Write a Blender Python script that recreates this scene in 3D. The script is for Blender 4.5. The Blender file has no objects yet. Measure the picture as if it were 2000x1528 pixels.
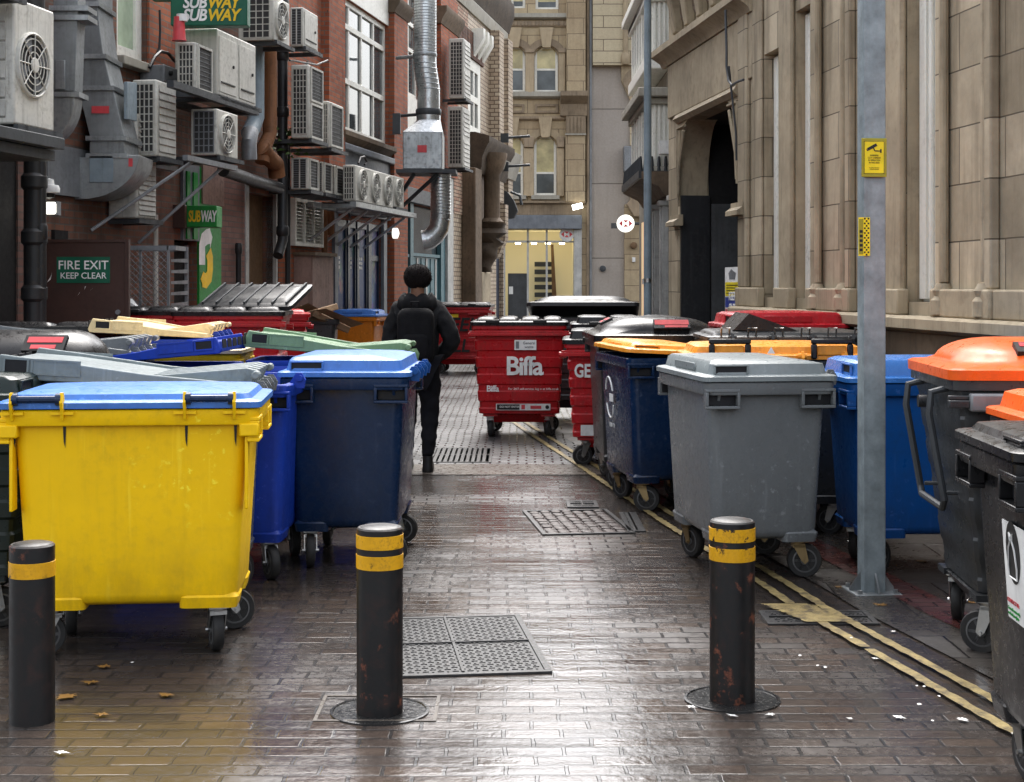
import bpy, math, random
from math import pi, sin, cos, radians as R, sqrt, atan2
random.seed(7)
SC = bpy.context.scene
COL = SC.collection
F, CX, HY, H = 2890.0, 1000.0, 555.0, 1.7     # focal length, principal column, horizon row (photo pixels), eye height (m)

def gp(px, py):                       # photo pixel of a ground point -> ground position
    Y = F*H/(py-HY); return ((px-CX)/F*Y, Y)
def xat(px, Y): return (px-CX)/F*Y
def zat(py, Y): return H+(HY-py)/F*Y

# ------------------------------------------------------------------ mesh builder
class MB:
    def __init__(s): s.v=[]; s.f=[]; s.m=[]
    def add(s, vs, fs, mi=0):
        b=len(s.v); s.v+=[tuple(p) for p in vs]
        for f in fs: s.f.append(tuple(b+i for i in f)); s.m.append(mi)
        return s
    def box(s, x0,x1,y0,y1,z0,z1, mi=0):
        x0,x1=min(x0,x1),max(x0,x1); y0,y1=min(y0,y1),max(y0,y1); z0,z1=min(z0,z1),max(z0,z1)
        return s.add([(x0,y0,z0),(x1,y0,z0),(x1,y1,z0),(x0,y1,z0),(x0,y0,z1),(x1,y0,z1),(x1,y1,z1),(x0,y1,z1)],
              [(0,3,2,1),(4,5,6,7),(0,1,5,4),(1,2,6,5),(2,3,7,6),(3,0,4,7)], mi)
    def loft(s, rings, c0=True, c1=True, mi=0):
        n=len(rings[0]); b=len(s.v)
        for r in rings: s.v+=[tuple(p) for p in r]
        for k in range(len(rings)-1):
            for i in range(n):
                j=(i+1)%n; s.f.append((b+k*n+i,b+k*n+j,b+(k+1)*n+j,b+(k+1)*n+i)); s.m.append(mi)
        if c0: s.f.append(tuple(b+i for i in reversed(range(n)))); s.m.append(mi)
        if c1: s.f.append(tuple(b+(len(rings)-1)*n+i for i in range(n))); s.m.append(mi)
        return s
    def tube(s, pts, r, n=8, mi=0, caps=True):
        rings=[]; pts=[tuple(p) for p in pts]; m=len(pts)
        rr = r if isinstance(r,(list,tuple)) else [r]*m
        up=None
        for i,p in enumerate(pts):
            a=pts[max(0,i-1)]; b=pts[min(m-1,i+1)]
            t=[b[k]-a[k] for k in range(3)]; L=sqrt(sum(c*c for c in t)) or 1; t=[c/L for c in t]
            if up is None: up=(0,0,1) if abs(t[2])<.9 else (1,0,0)
            d=sum(up[k]*t[k] for k in range(3)); u=[up[k]-d*t[k] for k in range(3)]
            L=sqrt(sum(c*c for c in u)) or 1; u=[c/L for c in u]; up=u
            w=[t[1]*u[2]-t[2]*u[1], t[2]*u[0]-t[0]*u[2], t[0]*u[1]-t[1]*u[0]]
            rings.append([tuple(p[k]+rr[i]*(cos(2*pi*j/n)*u[k]+sin(2*pi*j/n)*w[k]) for k in range(3)) for j in range(n)])
        return s.loft(rings,caps,caps,mi)
    def cyl(s, c, r, z0, z1, n=20, mi=0, r1=None):
        r1=r if r1 is None else r1
        return s.loft([[(c[0]+r*cos(2*pi*j/n),c[1]+r*sin(2*pi*j/n),z0) for j in range(n)],
                       [(c[0]+r1*cos(2*pi*j/n),c[1]+r1*sin(2*pi*j/n),z1) for j in range(n)]],True,True,mi)
    def lathe(s, prof, c=(0,0,0), n=24, axis='z', mi=0, caps=True):
        rings=[]
        for r,h in prof:
            ring=[]
            for j in range(n):
                a=2*pi*j/n
                if axis=='z': p=(c[0]+r*cos(a),c[1]+r*sin(a),c[2]+h)
                elif axis=='y': p=(c[0]+r*sin(a),c[1]+h,c[2]+r*cos(a))
                else: p=(c[0]+h,c[1]+r*cos(a),c[2]+r*sin(a))
                ring.append(p)
            rings.append(ring)
        return s.loft(rings,caps,caps,mi)
    def prism(s, poly, a, b, axis='y', mi=0):     # poly in the two other axes
        f={'y':lambda p,h:(p[0],h,p[1]),'x':lambda p,h:(h,p[0],p[1]),'z':lambda p,h:(p[0],p[1],h)}[axis]
        return s.loft([[f(p,a) for p in poly],[f(p,b) for p in poly]],True,True,mi)
    def build(s, name, mats, parent=None, loc=(0,0,0), rot=(0,0,0), bev=0, sharp=35, seg=2):
        me=bpy.data.meshes.new(name); me.from_pydata(s.v,[],s.f)
        if not isinstance(mats,(list,tuple)): mats=[mats]
        for m in mats: me.materials.append(m)
        me.polygons.foreach_set('material_index', s.m)
        me.polygons.foreach_set('use_smooth', [True]*len(s.f))
        me.set_sharp_from_angle(angle=R(sharp)); me.update()
        o=bpy.data.objects.new(name, me); COL.objects.link(o)
        o.location=loc; o.rotation_euler=rot
        if parent: o.parent=parent
        import bmesh
        bm=bmesh.new(); bm.from_mesh(me); bmesh.ops.recalc_face_normals(bm, faces=bm.faces[:]); bm.to_mesh(me); bm.free()
        if bev:
            md=o.modifiers.new('Bevel','BEVEL'); md.width=bev; md.segments=seg; md.limit_method='ANGLE'; md.angle_limit=R(40)
        return o

def rr(hx,hy,r,z,n=4,cx=0,cy=0):
    out=[]; r=min(r,hx*.99,hy*.99)
    for sx,sy,a0 in ((1,1,0),(-1,1,90),(-1,-1,180),(1,-1,270)):
        for k in range(n+1):
            a=R(a0+90*k/n); out.append((cx+sx*(hx-r)+r*cos(a), cy+sy*(hy-r)+r*sin(a), z))
    return out

def tag(o,label=None,cat=None,group=None,kind=None):
    if label: o['label']=label
    if cat: o['category']=cat
    if group: o['group']=group
    if kind: o['kind']=kind
    return o
def thing(name,label,cat,loc=(0,0,0),rz=0,group=None):
    o=bpy.data.objects.new(name,None); COL.objects.link(o); o.location=loc; o.rotation_euler=(0,0,rz)
    o.empty_display_size=.1
    return tag(o,label,cat,group)
def copy_tree(o,parent=None):
    c=o.copy(); COL.objects.link(c)
    if parent: c.parent=parent
    for ch in list(o.children): copy_tree(ch,c)
    return c
def text(name, body, size, mat, parent=None, loc=(0,0,0), rot=(pi/2,0,0), align='CENTER', ext=.001, shear=0, bold=0, sx=1, valign='CENTER', space=1.0):
    cu=bpy.data.curves.new(name,'FONT'); cu.body=body; cu.size=size; cu.align_x=align; cu.align_y=valign
    cu.extrude=ext; cu.shear=shear; cu.offset=bold*size; cu.resolution_u=3; cu.space_character=space
    t=bpy.data.objects.new(name+'_curve',cu); COL.objects.link(t)
    dg=bpy.context.evaluated_depsgraph_get(); dg.update()
    me=bpy.data.meshes.new_from_object(t.evaluated_get(dg))
    bpy.data.objects.remove(t); bpy.data.curves.remove(cu)
    me.name=name; me.materials.clear(); me.materials.append(mat)
    if sx!=1:
        for v in me.vertices: v.co.x*=sx
    o=bpy.data.objects.new(name,me); COL.objects.link(o); o.location=loc; o.rotation_euler=rot
    if parent: o.parent=parent
    return o

# ------------------------------------------------------------------ materials
def newmat(name):
    m=bpy.data.materials.new(name); m.use_nodes=True; nt=m.node_tree
    return m,nt,nt.nodes['Principled BSDF']
def nd(nt,t,**k):
    n=nt.nodes.new(t)
    for a,b in k.items(): setattr(n,a,b)
    return n
def mixc(nt,fac,a,b,mode='MIX'):
    n=nd(nt,'ShaderNodeMix',data_type='RGBA',blend_type=mode)
    for s,v in ((0,fac),(6,a),(7,b)):
        if hasattr(v,'links') or isinstance(v,bpy.types.NodeSocket): nt.links.new(v,n.inputs[s])
        else: n.inputs[s].default_value = v if s==0 else (*v,1) if len(v)==3 else v
    return n.outputs[2]
def math_(nt,op,a,b=0,clamp=False):
    n=nd(nt,'ShaderNodeMath',operation=op,use_clamp=clamp)
    for s,v in ((0,a),(1,b)):
        if isinstance(v,bpy.types.NodeSocket): nt.links.new(v,n.inputs[s])
        else: n.inputs[s].default_value=v
    return n.outputs[0]
def ramp(nt,x,a,b,lo=0,hi=1):
    n=nd(nt,'ShaderNodeMapRange'); nt.links.new(x,n.inputs[0])
    for i,v in enumerate((a,b,lo,hi)): n.inputs[i+1].default_value=v
    return n.outputs[0]
def coords(nt,rand=True):
    tc=nd(nt,'ShaderNodeTexCoord').outputs['Object']
    if not rand: return tc
    oi=nd(nt,'ShaderNodeObjectInfo'); v=nd(nt,'ShaderNodeVectorMath',operation='MULTIPLY_ADD')
    c=nd(nt,'ShaderNodeCombineXYZ')
    for i in range(3): nt.links.new(oi.outputs['Random'],c.inputs[i])
    nt.links.new(c.outputs[0],v.inputs[0]); v.inputs[1].default_value=(17,29,11); nt.links.new(tc,v.inputs[2])
    return v.outputs[0]
def noise(nt,vec,scale,detail=5,rough=.6,stretch=None):
    if stretch:
        mp=nd(nt,'ShaderNodeMapping'); mp.inputs['Scale'].default_value=stretch; nt.links.new(vec,mp.inputs[0]); vec=mp.outputs[0]
    n=nd(nt,'ShaderNodeTexNoise'); n.inputs['Scale'].default_value=scale; n.inputs['Detail'].default_value=detail
    n.inputs['Roughness'].default_value=rough; nt.links.new(vec,n.inputs['Vector']); return n.outputs[0]
def bump(nt,h,strength,dist,bsdf,prev=None):
    b=nd(nt,'ShaderNodeBump'); b.inputs['Strength'].default_value=strength; b.inputs['Distance'].default_value=dist
    nt.links.new(h,b.inputs['Height'])
    if prev: nt.links.new(prev,b.inputs['Normal'])
    nt.links.new(b.outputs[0],bsdf.inputs['Normal']); return b.outputs[0]

def PM(name,col,rough=.5,metal=0,var=.25,scale=3,dirt=.35,streak=.3,bmp=.12,bscale=90,spec=.28,dcol=(.03,.026,.02),rand=True,rvar=.2):
    m,nt,bs=newmat(name); v=coords(nt,rand)
    n1=noise(nt,v,scale); n2=noise(nt,v,scale*7,4)
    c=mixc(nt,ramp(nt,n1,.3,.7),tuple(x*(1-var) for x in col),tuple(min(1,x*(1+var*.7)) for x in col))
    if dirt:
        d=math_(nt,'MULTIPLY',ramp(nt,n2,.48,.75),ramp(nt,noise(nt,v,scale*.8,3),.35,.7,0,dirt))
        c=mixc(nt,d,c,dcol)
    if streak:
        st=noise(nt,v,6,4,.65,(3.5,3.5,.22))
        c=mixc(nt,ramp(nt,st,.52,.78,0,streak),c,dcol)
    nt.links.new(c,bs.inputs['Base Color'])
    nt.links.new(ramp(nt,n2,.3,.7,max(.03,rough-rvar*.5),min(1,rough+rvar*.5)),bs.inputs['Roughness'])
    bs.inputs['Metallic'].default_value=metal; bs.inputs['Specular IOR Level'].default_value=spec
    if bmp: bump(nt,noise(nt,v,bscale,3),bmp,.004,bs)
    return m
def EM(name,col,strength):
    m,nt,bs=newmat(name); bs.inputs['Base Color'].default_value=(*col,1)
    bs.inputs['Emission Color'].default_value=(*col,1); bs.inputs['Emission Strength'].default_value=strength
    return m
def BRICK(name,c1,c2,mortar,bw=.215,bh=.075,ms=.009,rough=.8,stain=.4,stainc=(.03,.025,.02),bstr=.5,soft=.1,offset=.5,flat=False,low=None):
    m,nt,bs=newmat(name); tc=coords(nt,False)
    sp=nd(nt,'ShaderNodeSeparateXYZ'); nt.links.new(tc,sp.inputs[0]); cb=nd(nt,'ShaderNodeCombineXYZ')
    if flat: nt.links.new(sp.outputs[0],cb.inputs[0]); nt.links.new(sp.outputs[1],cb.inputs[1])
    else:
        nt.links.new(math_(nt,'ADD',sp.outputs[0],sp.outputs[1]),cb.inputs[0]); nt.links.new(sp.outputs[2],cb.inputs[1])
    wob=nd(nt,'ShaderNodeVectorMath',operation='MULTIPLY_ADD'); nz=nd(nt,'ShaderNodeTexNoise'); nz.inputs['Scale'].default_value=3
    nt.links.new(tc,nz.inputs['Vector']); nt.links.new(nz.outputs['Color'],wob.inputs[0]); wob.inputs[1].default_value=(ms*1.2,)*3
    nt.links.new(cb.outputs[0],wob.inputs[2])
    b=nd(nt,'ShaderNodeTexBrick'); b.offset=offset; nt.links.new(wob.outputs[0],b.inputs['Vector'])
    for k,x in (('Scale',1),('Brick Width',bw),('Row Height',bh),('Mortar Size',ms),('Mortar Smooth',soft),('Bias',0)): b.inputs[k].default_value=x
    b.inputs['Color1'].default_value=(*c1,1); b.inputs['Color2'].default_value=(*c2,1); b.inputs['Mortar'].default_value=(*mortar,1)
    c=b.outputs['Color']
    n1=noise(nt,tc,.9,6,.65); n2=noise(nt,tc,14,5); st=noise(nt,tc,2.2,5,.65,(2.2,2.2,.18))
    c=mixc(nt,.45,c,mixc(nt,1.0,c,mixc(nt,n2,(.45,.45,.45),(1.5,1.5,1.5)),'MULTIPLY'))
    c=mixc(nt,ramp(nt,n1,.45,.75,0,stain),c,stainc)
    c=mixc(nt,ramp(nt,st,.5,.75,0,stain*1.1),c,stainc)
    if low is not None:
        c=mixc(nt,ramp(nt,sp.outputs[2],low,0,0,.8),c,stainc)
    nt.links.new(c,bs.inputs['Base Color'])
    nt.links.new(ramp(nt,n2,.3,.7,rough-.15,rough+.1),bs.inputs['Roughness'])
    bs.inputs['Specular IOR Level'].default_value=.22
    p=bump(nt,math_(nt,'SUBTRACT',1,b.outputs['Fac']),bstr,.012,bs)
    bump(nt,n2,.25,.01,bs,p)
    return m

# plastics of the bins (wet, dusty)
def PL(name,col,rough=.34,**k):
    k.setdefault('var',.12); k.setdefault('dirt',.5); k.setdefault('streak',.16); m=PM(name,col,rough,**k)
    nt=m.node_tree; bs=nt.nodes['Principled BSDF']; c=bs.inputs['Base Color'].links[0].from_socket; v=coords(nt)
    # pale scuffs, fine vertical scratches, splashed grime round the foot of a body (object height .22-.55 m)
    sc=math_(nt,'MULTIPLY',ramp(nt,noise(nt,v,22,5,.7),.60,.66),ramp(nt,noise(nt,v,1.7,3),  .46,.60,0,.75))
    c=mixc(nt,sc,c,tuple(min(1,x*1.5+.05) for x in col))
    c=mixc(nt,ramp(nt,noise(nt,v,30,2,.5,(1,1,.03)),.64,.70,0,.32),c,tuple(min(1,x*1.3+.03) for x in col))
    tz=nd(nt,'ShaderNodeTexCoord'); sp=nd(nt,'ShaderNodeSeparateXYZ'); nt.links.new(tz.outputs['Object'],sp.inputs[0])
    lo=math_(nt,'MULTIPLY',ramp(nt,sp.outputs[2],.62,.22),math_(nt,'GREATER_THAN',sp.outputs[2],.19))
    g=math_(nt,'MULTIPLY',lo,ramp(nt,noise(nt,v,5,6,.7,(1,1,.5)),.40,.72,0,.75))
    c=mixc(nt,g,c,tuple(x*.35+.012 for x in col)); nt.links.new(c,bs.inputs['Base Color']); return m
def CHIP(m,col,sc=9,lo=.60,hi=.64,amt=1):
    nt=m.node_tree; bs=nt.nodes['Principled BSDF']; c=bs.inputs['Base Color'].links[0].from_socket; v=coords(nt)
    k=math_(nt,'MULTIPLY',ramp(nt,noise(nt,v,sc,6,.7),lo,hi),ramp(nt,noise(nt,v,sc*.25,2),.42,.5,0,amt))
    nt.links.new(mixc(nt,k,c,col),bs.inputs['Base Color']); return m
M={}
M['yellow']=PL('yellow_plastic',(.86,.525,.001),.5,var=.05,dirt=.25,streak=.12,spec=.28,dcol=(.10,.06,.01))
M['blue_lid']=PL('light_blue_plastic',(.055,.165,.48),.36)
M['royal']=PL('royal_blue_plastic',(.008,.04,.33),.42,dcol=(.01,.02,.1))
M['navy']=PL('navy_plastic',(.003,.018,.058),.27,dcol=(.006,.012,.03),spec=.4)
M['blue']=PL('mid_blue_plastic',(.004,.065,.25),.36,dcol=(.01,.03,.08))
M['grey']=PL('grey_plastic',(.135,.145,.15),.3,var=.06,dirt=.2,streak=.08)
M['grey_lid']=PL('grey_lid_plastic',(.175,.205,.21),.38)
M['pale_lid']=PL('pale_grey_lid_plastic',(.19,.215,.22),.34)
M['dgrey']=PL('dark_grey_plastic',(.026,.028,.030),.33,spec=.4)
M['black']=PL('black_plastic',(.009,.009,.010),.3,dcol=(.018,.018,.017),spec=.3,dirt=.3,streak=.08)
M['orange']=PL('orange_plastic',(.75,.24,.015),.3)
M['amber']=PL('amber_plastic',(.80,.30,.03),.3)
M['dorange']=PL('orange_body_plastic',(.58,.17,.012),.38)
M['coral']=PL('coral_plastic',(.80,.115,.014),.34)
M['red']=PL('red_paint',(.40,.008,.012),.33,dirt=.6,streak=.3)
M['redlid']=PL('red_plastic',(.42,.012,.02),.28)
M['green_lid']=PL('green_plastic',(.16,.26,.15),.32)
M['cream']=PL('cream_plastic',(.75,.60,.34),.45)
M['dgreen']=PL('dark_green_plastic',(.010,.018,.016),.33)
M['pocket']=PM('pocket_dark',(.01,.01,.012),.6,dirt=0,streak=0)
M['rubber']=PM('rubber',(.018,.018,.018),.6,dirt=.5,dcol=(.07,.06,.05))
M['hub']=PM('wheel_hub',(.10,.10,.10),.5)
M['zinc']=PM('zinc_steel',(.42,.42,.41),.38,1,dirt=.4)
M['brass']=PM('rusty_zinc',(.33,.24,.12),.45,.8,dirt=.5)
M['label']=PM('label_white',(.72,.72,.70),.5,dirt=.4,streak=.2)
M['labelred']=PM('label_red',(.55,.06,.07),.4,dirt=.4)
M['ink']=PM('ink_black',(.012,.012,.012),.5,dirt=0,streak=0,bmp=0)
M['white']=PM('white_letter',(.78,.78,.76),.5,dirt=.15,streak=.1,bmp=0)
M['signyel']=PM('sign_yellow',(.75,.60,.01),.4,dirt=.2,streak=.05,bmp=0)
M['signyel2']=PM('sign_yellow_border',(.33,.30,.02),.4,dirt=.2,streak=.05,bmp=0)
M['letyel']=PM('letter_yellow',(.80,.52,.015),.45,dirt=.1,streak=.05,bmp=0)
M['signgreen']=PM('sign_green',(.006,.10,.055),.4,dirt=.15,streak=.1,bmp=0)
M['shopgreen']=PM('shop_green',(.012,.22,.035),.4,dirt=.25,bmp=0)
# metals and walls
M['galv']=PM('galvanised_sheet',(.34,.36,.37),.42,.85,var=.25,scale=2.5,dirt=.5,streak=.35,bmp=.05)
M['galvpost']=PM('spangled_galvanised_post',(.23,.27,.285),.5,.2,var=.3,scale=11,dirt=.25,streak=.25,bmp=.05,dcol=(.16,.17,.17))
M['galvdark']=PM('galvanised_dark',(.22,.235,.24),.5,.45,var=.25,dirt=.4,streak=.35,bmp=.05)
M['spiral']=PM('spiral_duct_steel',(.50,.52,.53),.33,.95,dirt=.3,streak=.25,bmp=.05)
M['acwhite']=PM('air_conditioner_casing',(.52,.51,.46),.5,var=.1,dirt=.7,streak=.5,dcol=(.10,.09,.07))
M['acdark']=PM('air_conditioner_dark',(.035,.035,.035),.6)
M['acgrille']=PM('air_conditioner_grille',(.46,.45,.40),.5,dirt=.5,streak=.4)
M['acslat']=PM('air_conditioner_slat',(.42,.41,.37),.5,dirt=.5,streak=.5,dcol=(.10,.09,.07))
M['steel']=PM('painted_steel',(.055,.06,.065),.5,.2,dirt=.4)
M['greysteel']=PM('grey_steel',(.20,.21,.22),.5,.3,dirt=.4)
M['pipe']=PM('cast_iron_pipe',(.018,.019,.021),.4,dirt=.4,dcol=(.08,.06,.04))
M['rustpipe']=PM('rusty_pipe',(.20,.085,.035),.7,dirt=.7,streak=.6)
M['bluepipe']=PM('blue_grey_cladding',(.20,.25,.28),.5,dirt=.3,streak=.35)
M['brickA']=BRICK('old_brown_brick',(.21,.092,.058),(.13,.064,.045),(.12,.10,.085),stain=.6)
M['brickB']=BRICK('red_brick',(.40,.118,.052),(.26,.070,.034),(.17,.125,.10),stain=.4)
M['brickpink']=BRICK('pink_brick',(.22,.12,.10),(.17,.085,.07),(.13,.1,.09),stain=.35)
M['brickC']=BRICK('buff_glazed_brick',(.50,.42,.31),(.40,.31,.22),(.14,.10,.075),bw=.225,bh=.105,ms=.013,rough=.5,stain=.35,stainc=(.12,.075,.045))
M['brickCr']=BRICK('mottled_brick',(.36,.20,.14),(.48,.38,.28),(.12,.08,.06),bw=.225,bh=.085,ms=.012,stain=.4)
M['ashlar']=BRICK('tan_ashlar',(.48,.405,.29),(.255,.212,.145),(.11,.09,.065),bw=.72,bh=.40,ms=.006,rough=.75,stain=.65,stainc=(.10,.075,.045),bstr=.6,soft=.3,low=0)
M['stone']=PM('tan_stone',(.345,.285,.195),.75,var=.3,scale=1.6,dirt=.5,streak=.55,dcol=(.09,.065,.04),rand=True,bmp=.3,bscale=40)
M['stonedk']=PM('stained_stone',(.13,.092,.06),.75,var=.35,scale=1.6,dirt=.7,streak=.6,dcol=(.03,.025,.02),bmp=.3,bscale=40)
M['soot']=PM('soot_black_stone',(.075,.055,.038),.75,var=.4,scale=3,dirt=.6,streak=.5,dcol=(.02,.017,.014),bmp=.6,bscale=25)
M['stonelt']=PM('pale_stone',(.33,.31,.26),.7,var=.2,scale=1.6,dirt=.4,streak=.4,dcol=(.1,.08,.06),bmp=.25,bscale=40)
M['ashlarH']=BRICK('victorian_ashlar',(.43,.345,.22),(.35,.27,.17),(.16,.12,.08),bw=1.1,bh=.55,ms=.012,rough=.7,stain=.4,stainc=(.13,.085,.05),bstr=.4)
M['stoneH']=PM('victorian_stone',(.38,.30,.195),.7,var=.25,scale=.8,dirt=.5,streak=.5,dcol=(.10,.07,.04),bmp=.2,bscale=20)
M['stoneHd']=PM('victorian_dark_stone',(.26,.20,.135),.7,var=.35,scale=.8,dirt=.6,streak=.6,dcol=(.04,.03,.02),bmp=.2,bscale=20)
M['panelgrey']=BRICK('grey_stone_panels',(.34,.30,.26),(.32,.285,.25),(.14,.12,.10),bw=40,bh=2.62,ms=.02,rough=.6,stain=.22,stainc=(.17,.14,.11),bstr=.3)
M['paneltan']=BRICK('tan_stone_courses',(.47,.40,.27),(.44,.37,.25),(.13,.10,.07),bw=1.9,bh=.41,ms=.014,rough=.6,stain=.2,stainc=(.2,.16,.1),bstr=.4)
M['paintwhite']=PM('white_window_paint',(.78,.77,.70),.45,var=.08,dirt=.5,streak=.2,dcol=(.16,.13,.09))
M['paintgrey']=PM('grey_paint',(.15,.165,.185),.5,dirt=.4,streak=.35)
M['paintteal']=PM('teal_paint',(.065,.15,.175),.45,dirt=.3,streak=.3)
M['paintltgrey']=PM('light_grey_paint',(.42,.42,.40),.5,dirt=.4,streak=.35)
M['paintnavy']=PM('navy_paint',(.015,.025,.05),.35,dirt=.3,streak=.2)
M['brown']=PM('brown_door_paint',(.052,.026,.02),.5,var=.2,dirt=.6,streak=.3,dcol=(.03,.018,.014))
M['tanwood']=PM('worn_wood',(.16,.095,.05),.65,var=.3,dirt=.5,streak=.5)
M['plaster']=PM('pink_render',(.26,.17,.14),.7,var=.25,dirt=.6,streak=.6)
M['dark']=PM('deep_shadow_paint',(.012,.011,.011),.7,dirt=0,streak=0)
M['board']=PM('black_hoarding',(.020,.021,.023),.4,dirt=.4,dcol=(.07,.07,.07))
M['boardgrey']=PM('grey_hoarding',(.075,.078,.080),.55,dirt=.6,streak=.4)
M['card']=PM('wet_cardboard',(.30,.20,.12),.75,var=.3,dirt=.5,streak=.3)
M['cloth']=PM('black_cloth',(.006,.006,.007),.9,spec=.15,dirt=0,streak=0,bmp=.5,bscale=60)
M['cloth2']=PM('charcoal_cloth',(.009,.009,.010),.85,spec=.2,dirt=0,streak=0,bmp=.4,bscale=90)
M['denim']=PM('dark_trouser_cloth',(.008,.008,.010),.9,spec=.15,dirt=0,streak=0,bmp=.4,bscale=120)
M['hair']=PM('black_hair',(.007,.005,.005),.9,spec=.15,dirt=0,streak=0,bmp=1,bscale=160)
M['skin']=PM('brown_skin',(.16,.08,.05),.5,dirt=0,streak=0)
M['road_yellow']=None
def GLASS(name,col,rough=.06):
    m,nt,bs=newmat(name); v=coords(nt)
    c=mixc(nt,ramp(nt,noise(nt,v,1.3,4),.35,.7),col,tuple(x*2.4+.02 for x in col)); nt.links.new(c,bs.inputs['Base Color'])
    bs.inputs['Roughness'].default_value=rough; bs.inputs['Specular IOR Level'].default_value=.42
    bump(nt,noise(nt,v,1.5,2),.15,.02,bs); return m
M['glass']=GLASS('window_glass',(.035,.042,.045))
M['glassg']=GLASS('pale_green_glass',(.26,.32,.23),.2)
M['glassw']=GLASS('warm_blind_glass',(.30,.26,.13),.15)
M['clear']=None
m,nt,bs=newmat('shop_glass'); bs.inputs['Base Color'].default_value=(.9,.95,.93,1); bs.inputs['Transmission Weight'].default_value=1; bs.inputs['Roughness'].default_value=0.0; bs.inputs['IOR'].default_value=1.05; M['clear']=m
# posters behind dark shop glass
m,nt,bs=newmat('shop_poster'); v=coords(nt)
vo=nd(nt,'ShaderNodeTexNoise'); vo.inputs['Scale'].default_value=2.2; vo.inputs['Detail'].default_value=3; nt.links.new(v,vo.inputs['Vector'])
hs=nd(nt,'ShaderNodeHueSaturation'); hs.inputs['Saturation'].default_value=1.7; hs.inputs['Value'].default_value=.5; nt.links.new(vo.outputs['Color'],hs.inputs['Color'])
c=mixc(nt,ramp(nt,noise(nt,v,2.6,4),.5,.66),(.018,.045,.15),hs.outputs[0]); nt.links.new(c,bs.inputs['Base Color']); bs.inputs['Roughness'].default_value=.45; bs.inputs['Specular IOR Level'].default_value=.2
M['poster']=m
EMw=EM('lamp_warm',(1,.86,.55),9); EMd=EM('sign_white_glow',(1,.97,.86),1.3); EMl=EM('lamp_white',(1,.97,.85),6)

# wet paving
def PAVING(name,c1,c2,c3,mortar,bw,bh,ms,rlo,rhi,warm=.5,tilt=.5,rot=0,pud=(.42,.62)):
    m,nt,bs=newmat(name); tc=coords(nt,False)
    mp=nd(nt,'ShaderNodeMapping'); mp.inputs['Rotation'].default_value=(0,0,rot); nt.links.new(tc,mp.inputs[0]); tcr=mp.outputs[0]
    nz=nd(nt,'ShaderNodeTexNoise'); nz.inputs['Scale'].default_value=1.1; nt.links.new(tc,nz.inputs['Vector'])
    wob=nd(nt,'ShaderNodeVectorMath',operation='MULTIPLY_ADD'); nt.links.new(nz.outputs['Color'],wob.inputs[0]); wob.inputs[1].default_value=(.045,.045,0); nt.links.new(tcr,wob.inputs[2])
    nz2=nd(nt,'ShaderNodeTexNoise'); nz2.inputs['Scale'].default_value=22; nt.links.new(tc,nz2.inputs['Vector'])
    wob2=nd(nt,'ShaderNodeVectorMath',operation='MULTIPLY_ADD'); nt.links.new(nz2.outputs['Color'],wob2.inputs[0]); wob2.inputs[1].default_value=(.010,.010,0); nt.links.new(wob.outputs[0],wob2.inputs[2])
    def br(a,bb,mo):
        b=nd(nt,'ShaderNodeTexBrick'); b.offset=.5; nt.links.new(wob2.outputs[0],b.inputs['Vector'])
        for k,x in (('Scale',1),('Brick Width',bw),('Row Height',bh),('Mortar Size',ms),('Mortar Smooth',.3),('Bias',0)): b.inputs[k].default_value=x
        b.inputs['Color1'].default_value=(*a,1); b.inputs['Color2'].default_value=(*bb,1); b.inputs['Mortar'].default_value=(*mo,1); return b
    b=br(c1,c2,mortar); g=br((0,0,0),(1,1,1),(.5,.5,.5))
    n1=noise(nt,tc,.55,5,.6); n2=noise(nt,tc,30,4); n3=noise(nt,tc,4,5)
    c=mixc(nt,ramp(nt,n1,.4,.65,0,warm),b.outputs['Color'],c3)
    c=mixc(nt,.5,c,mixc(nt,1.0,c,mixc(nt,n2,(.4,.4,.4),(1.7,1.7,1.7)),'MULTIPLY'))
    c=mixc(nt,ramp(nt,n3,.52,.8,0,.6),c,(.012,.010,.009))
    nt.links.new(c,bs.inputs['Base Color'])
    pudd=ramp(nt,noise(nt,tc,.8,6,.62),pud[0],pud[1])
    r=math_(nt,'ADD',math_(nt,'MULTIPLY',pudd,rhi-rlo),rlo)
    r=math_(nt,'ADD',r,math_(nt,'MULTIPLY',g.outputs['Color'],.10)); r=math_(nt,'ADD',r,ramp(nt,n2,.3,.7,-.05,.07),True)
    mr=nd(nt,'ShaderNodeMix'); nt.links.new(b.outputs['Fac'],mr.inputs[0]); nt.links.new(r,mr.inputs[2]); mr.inputs[3].default_value=.22; r=mr.outputs[0]
    nt.links.new(r,bs.inputs['Roughness']); bs.inputs['Specular IOR Level'].default_value=.75
    h=math_(nt,'SUBTRACT',1,b.outputs['Fac'])
    p=bump(nt,h,.6,.006,bs)
    hb=nd(nt,'ShaderNodeVectorMath',operation='MULTIPLY'); nt.links.new(g.outputs['Color'],hb.inputs[0]); hb.inputs[1].default_value=(1,1,1)
    p=bump(nt,math_(nt,'ADD',g.outputs['Color'],0),tilt,.006,bs,p)
    p=bump(nt,noise(nt,tc,9,4,.6),.16,.012,bs,p)
    p=bump(nt,noise(nt,tc,1,3,.5,(.55,5.5,1)),.34,.016,bs,p)
    bump(nt,n2,.28,.004,bs,p)
    return m
M['pave']=PAVING('wet_block_paving',(.068,.050,.039),(.032,.026,.023),(.032,.029,.027),(.022,.02,.019),.215,.105,.008,.09,.25)
M['setts']=PAVING('wet_setts',(.07,.068,.066),(.05,.05,.052),(.045,.045,.048),(.02,.02,.02),.17,.11,.012,.2,.42,tilt=.8,pud=(.3,.6))
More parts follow.
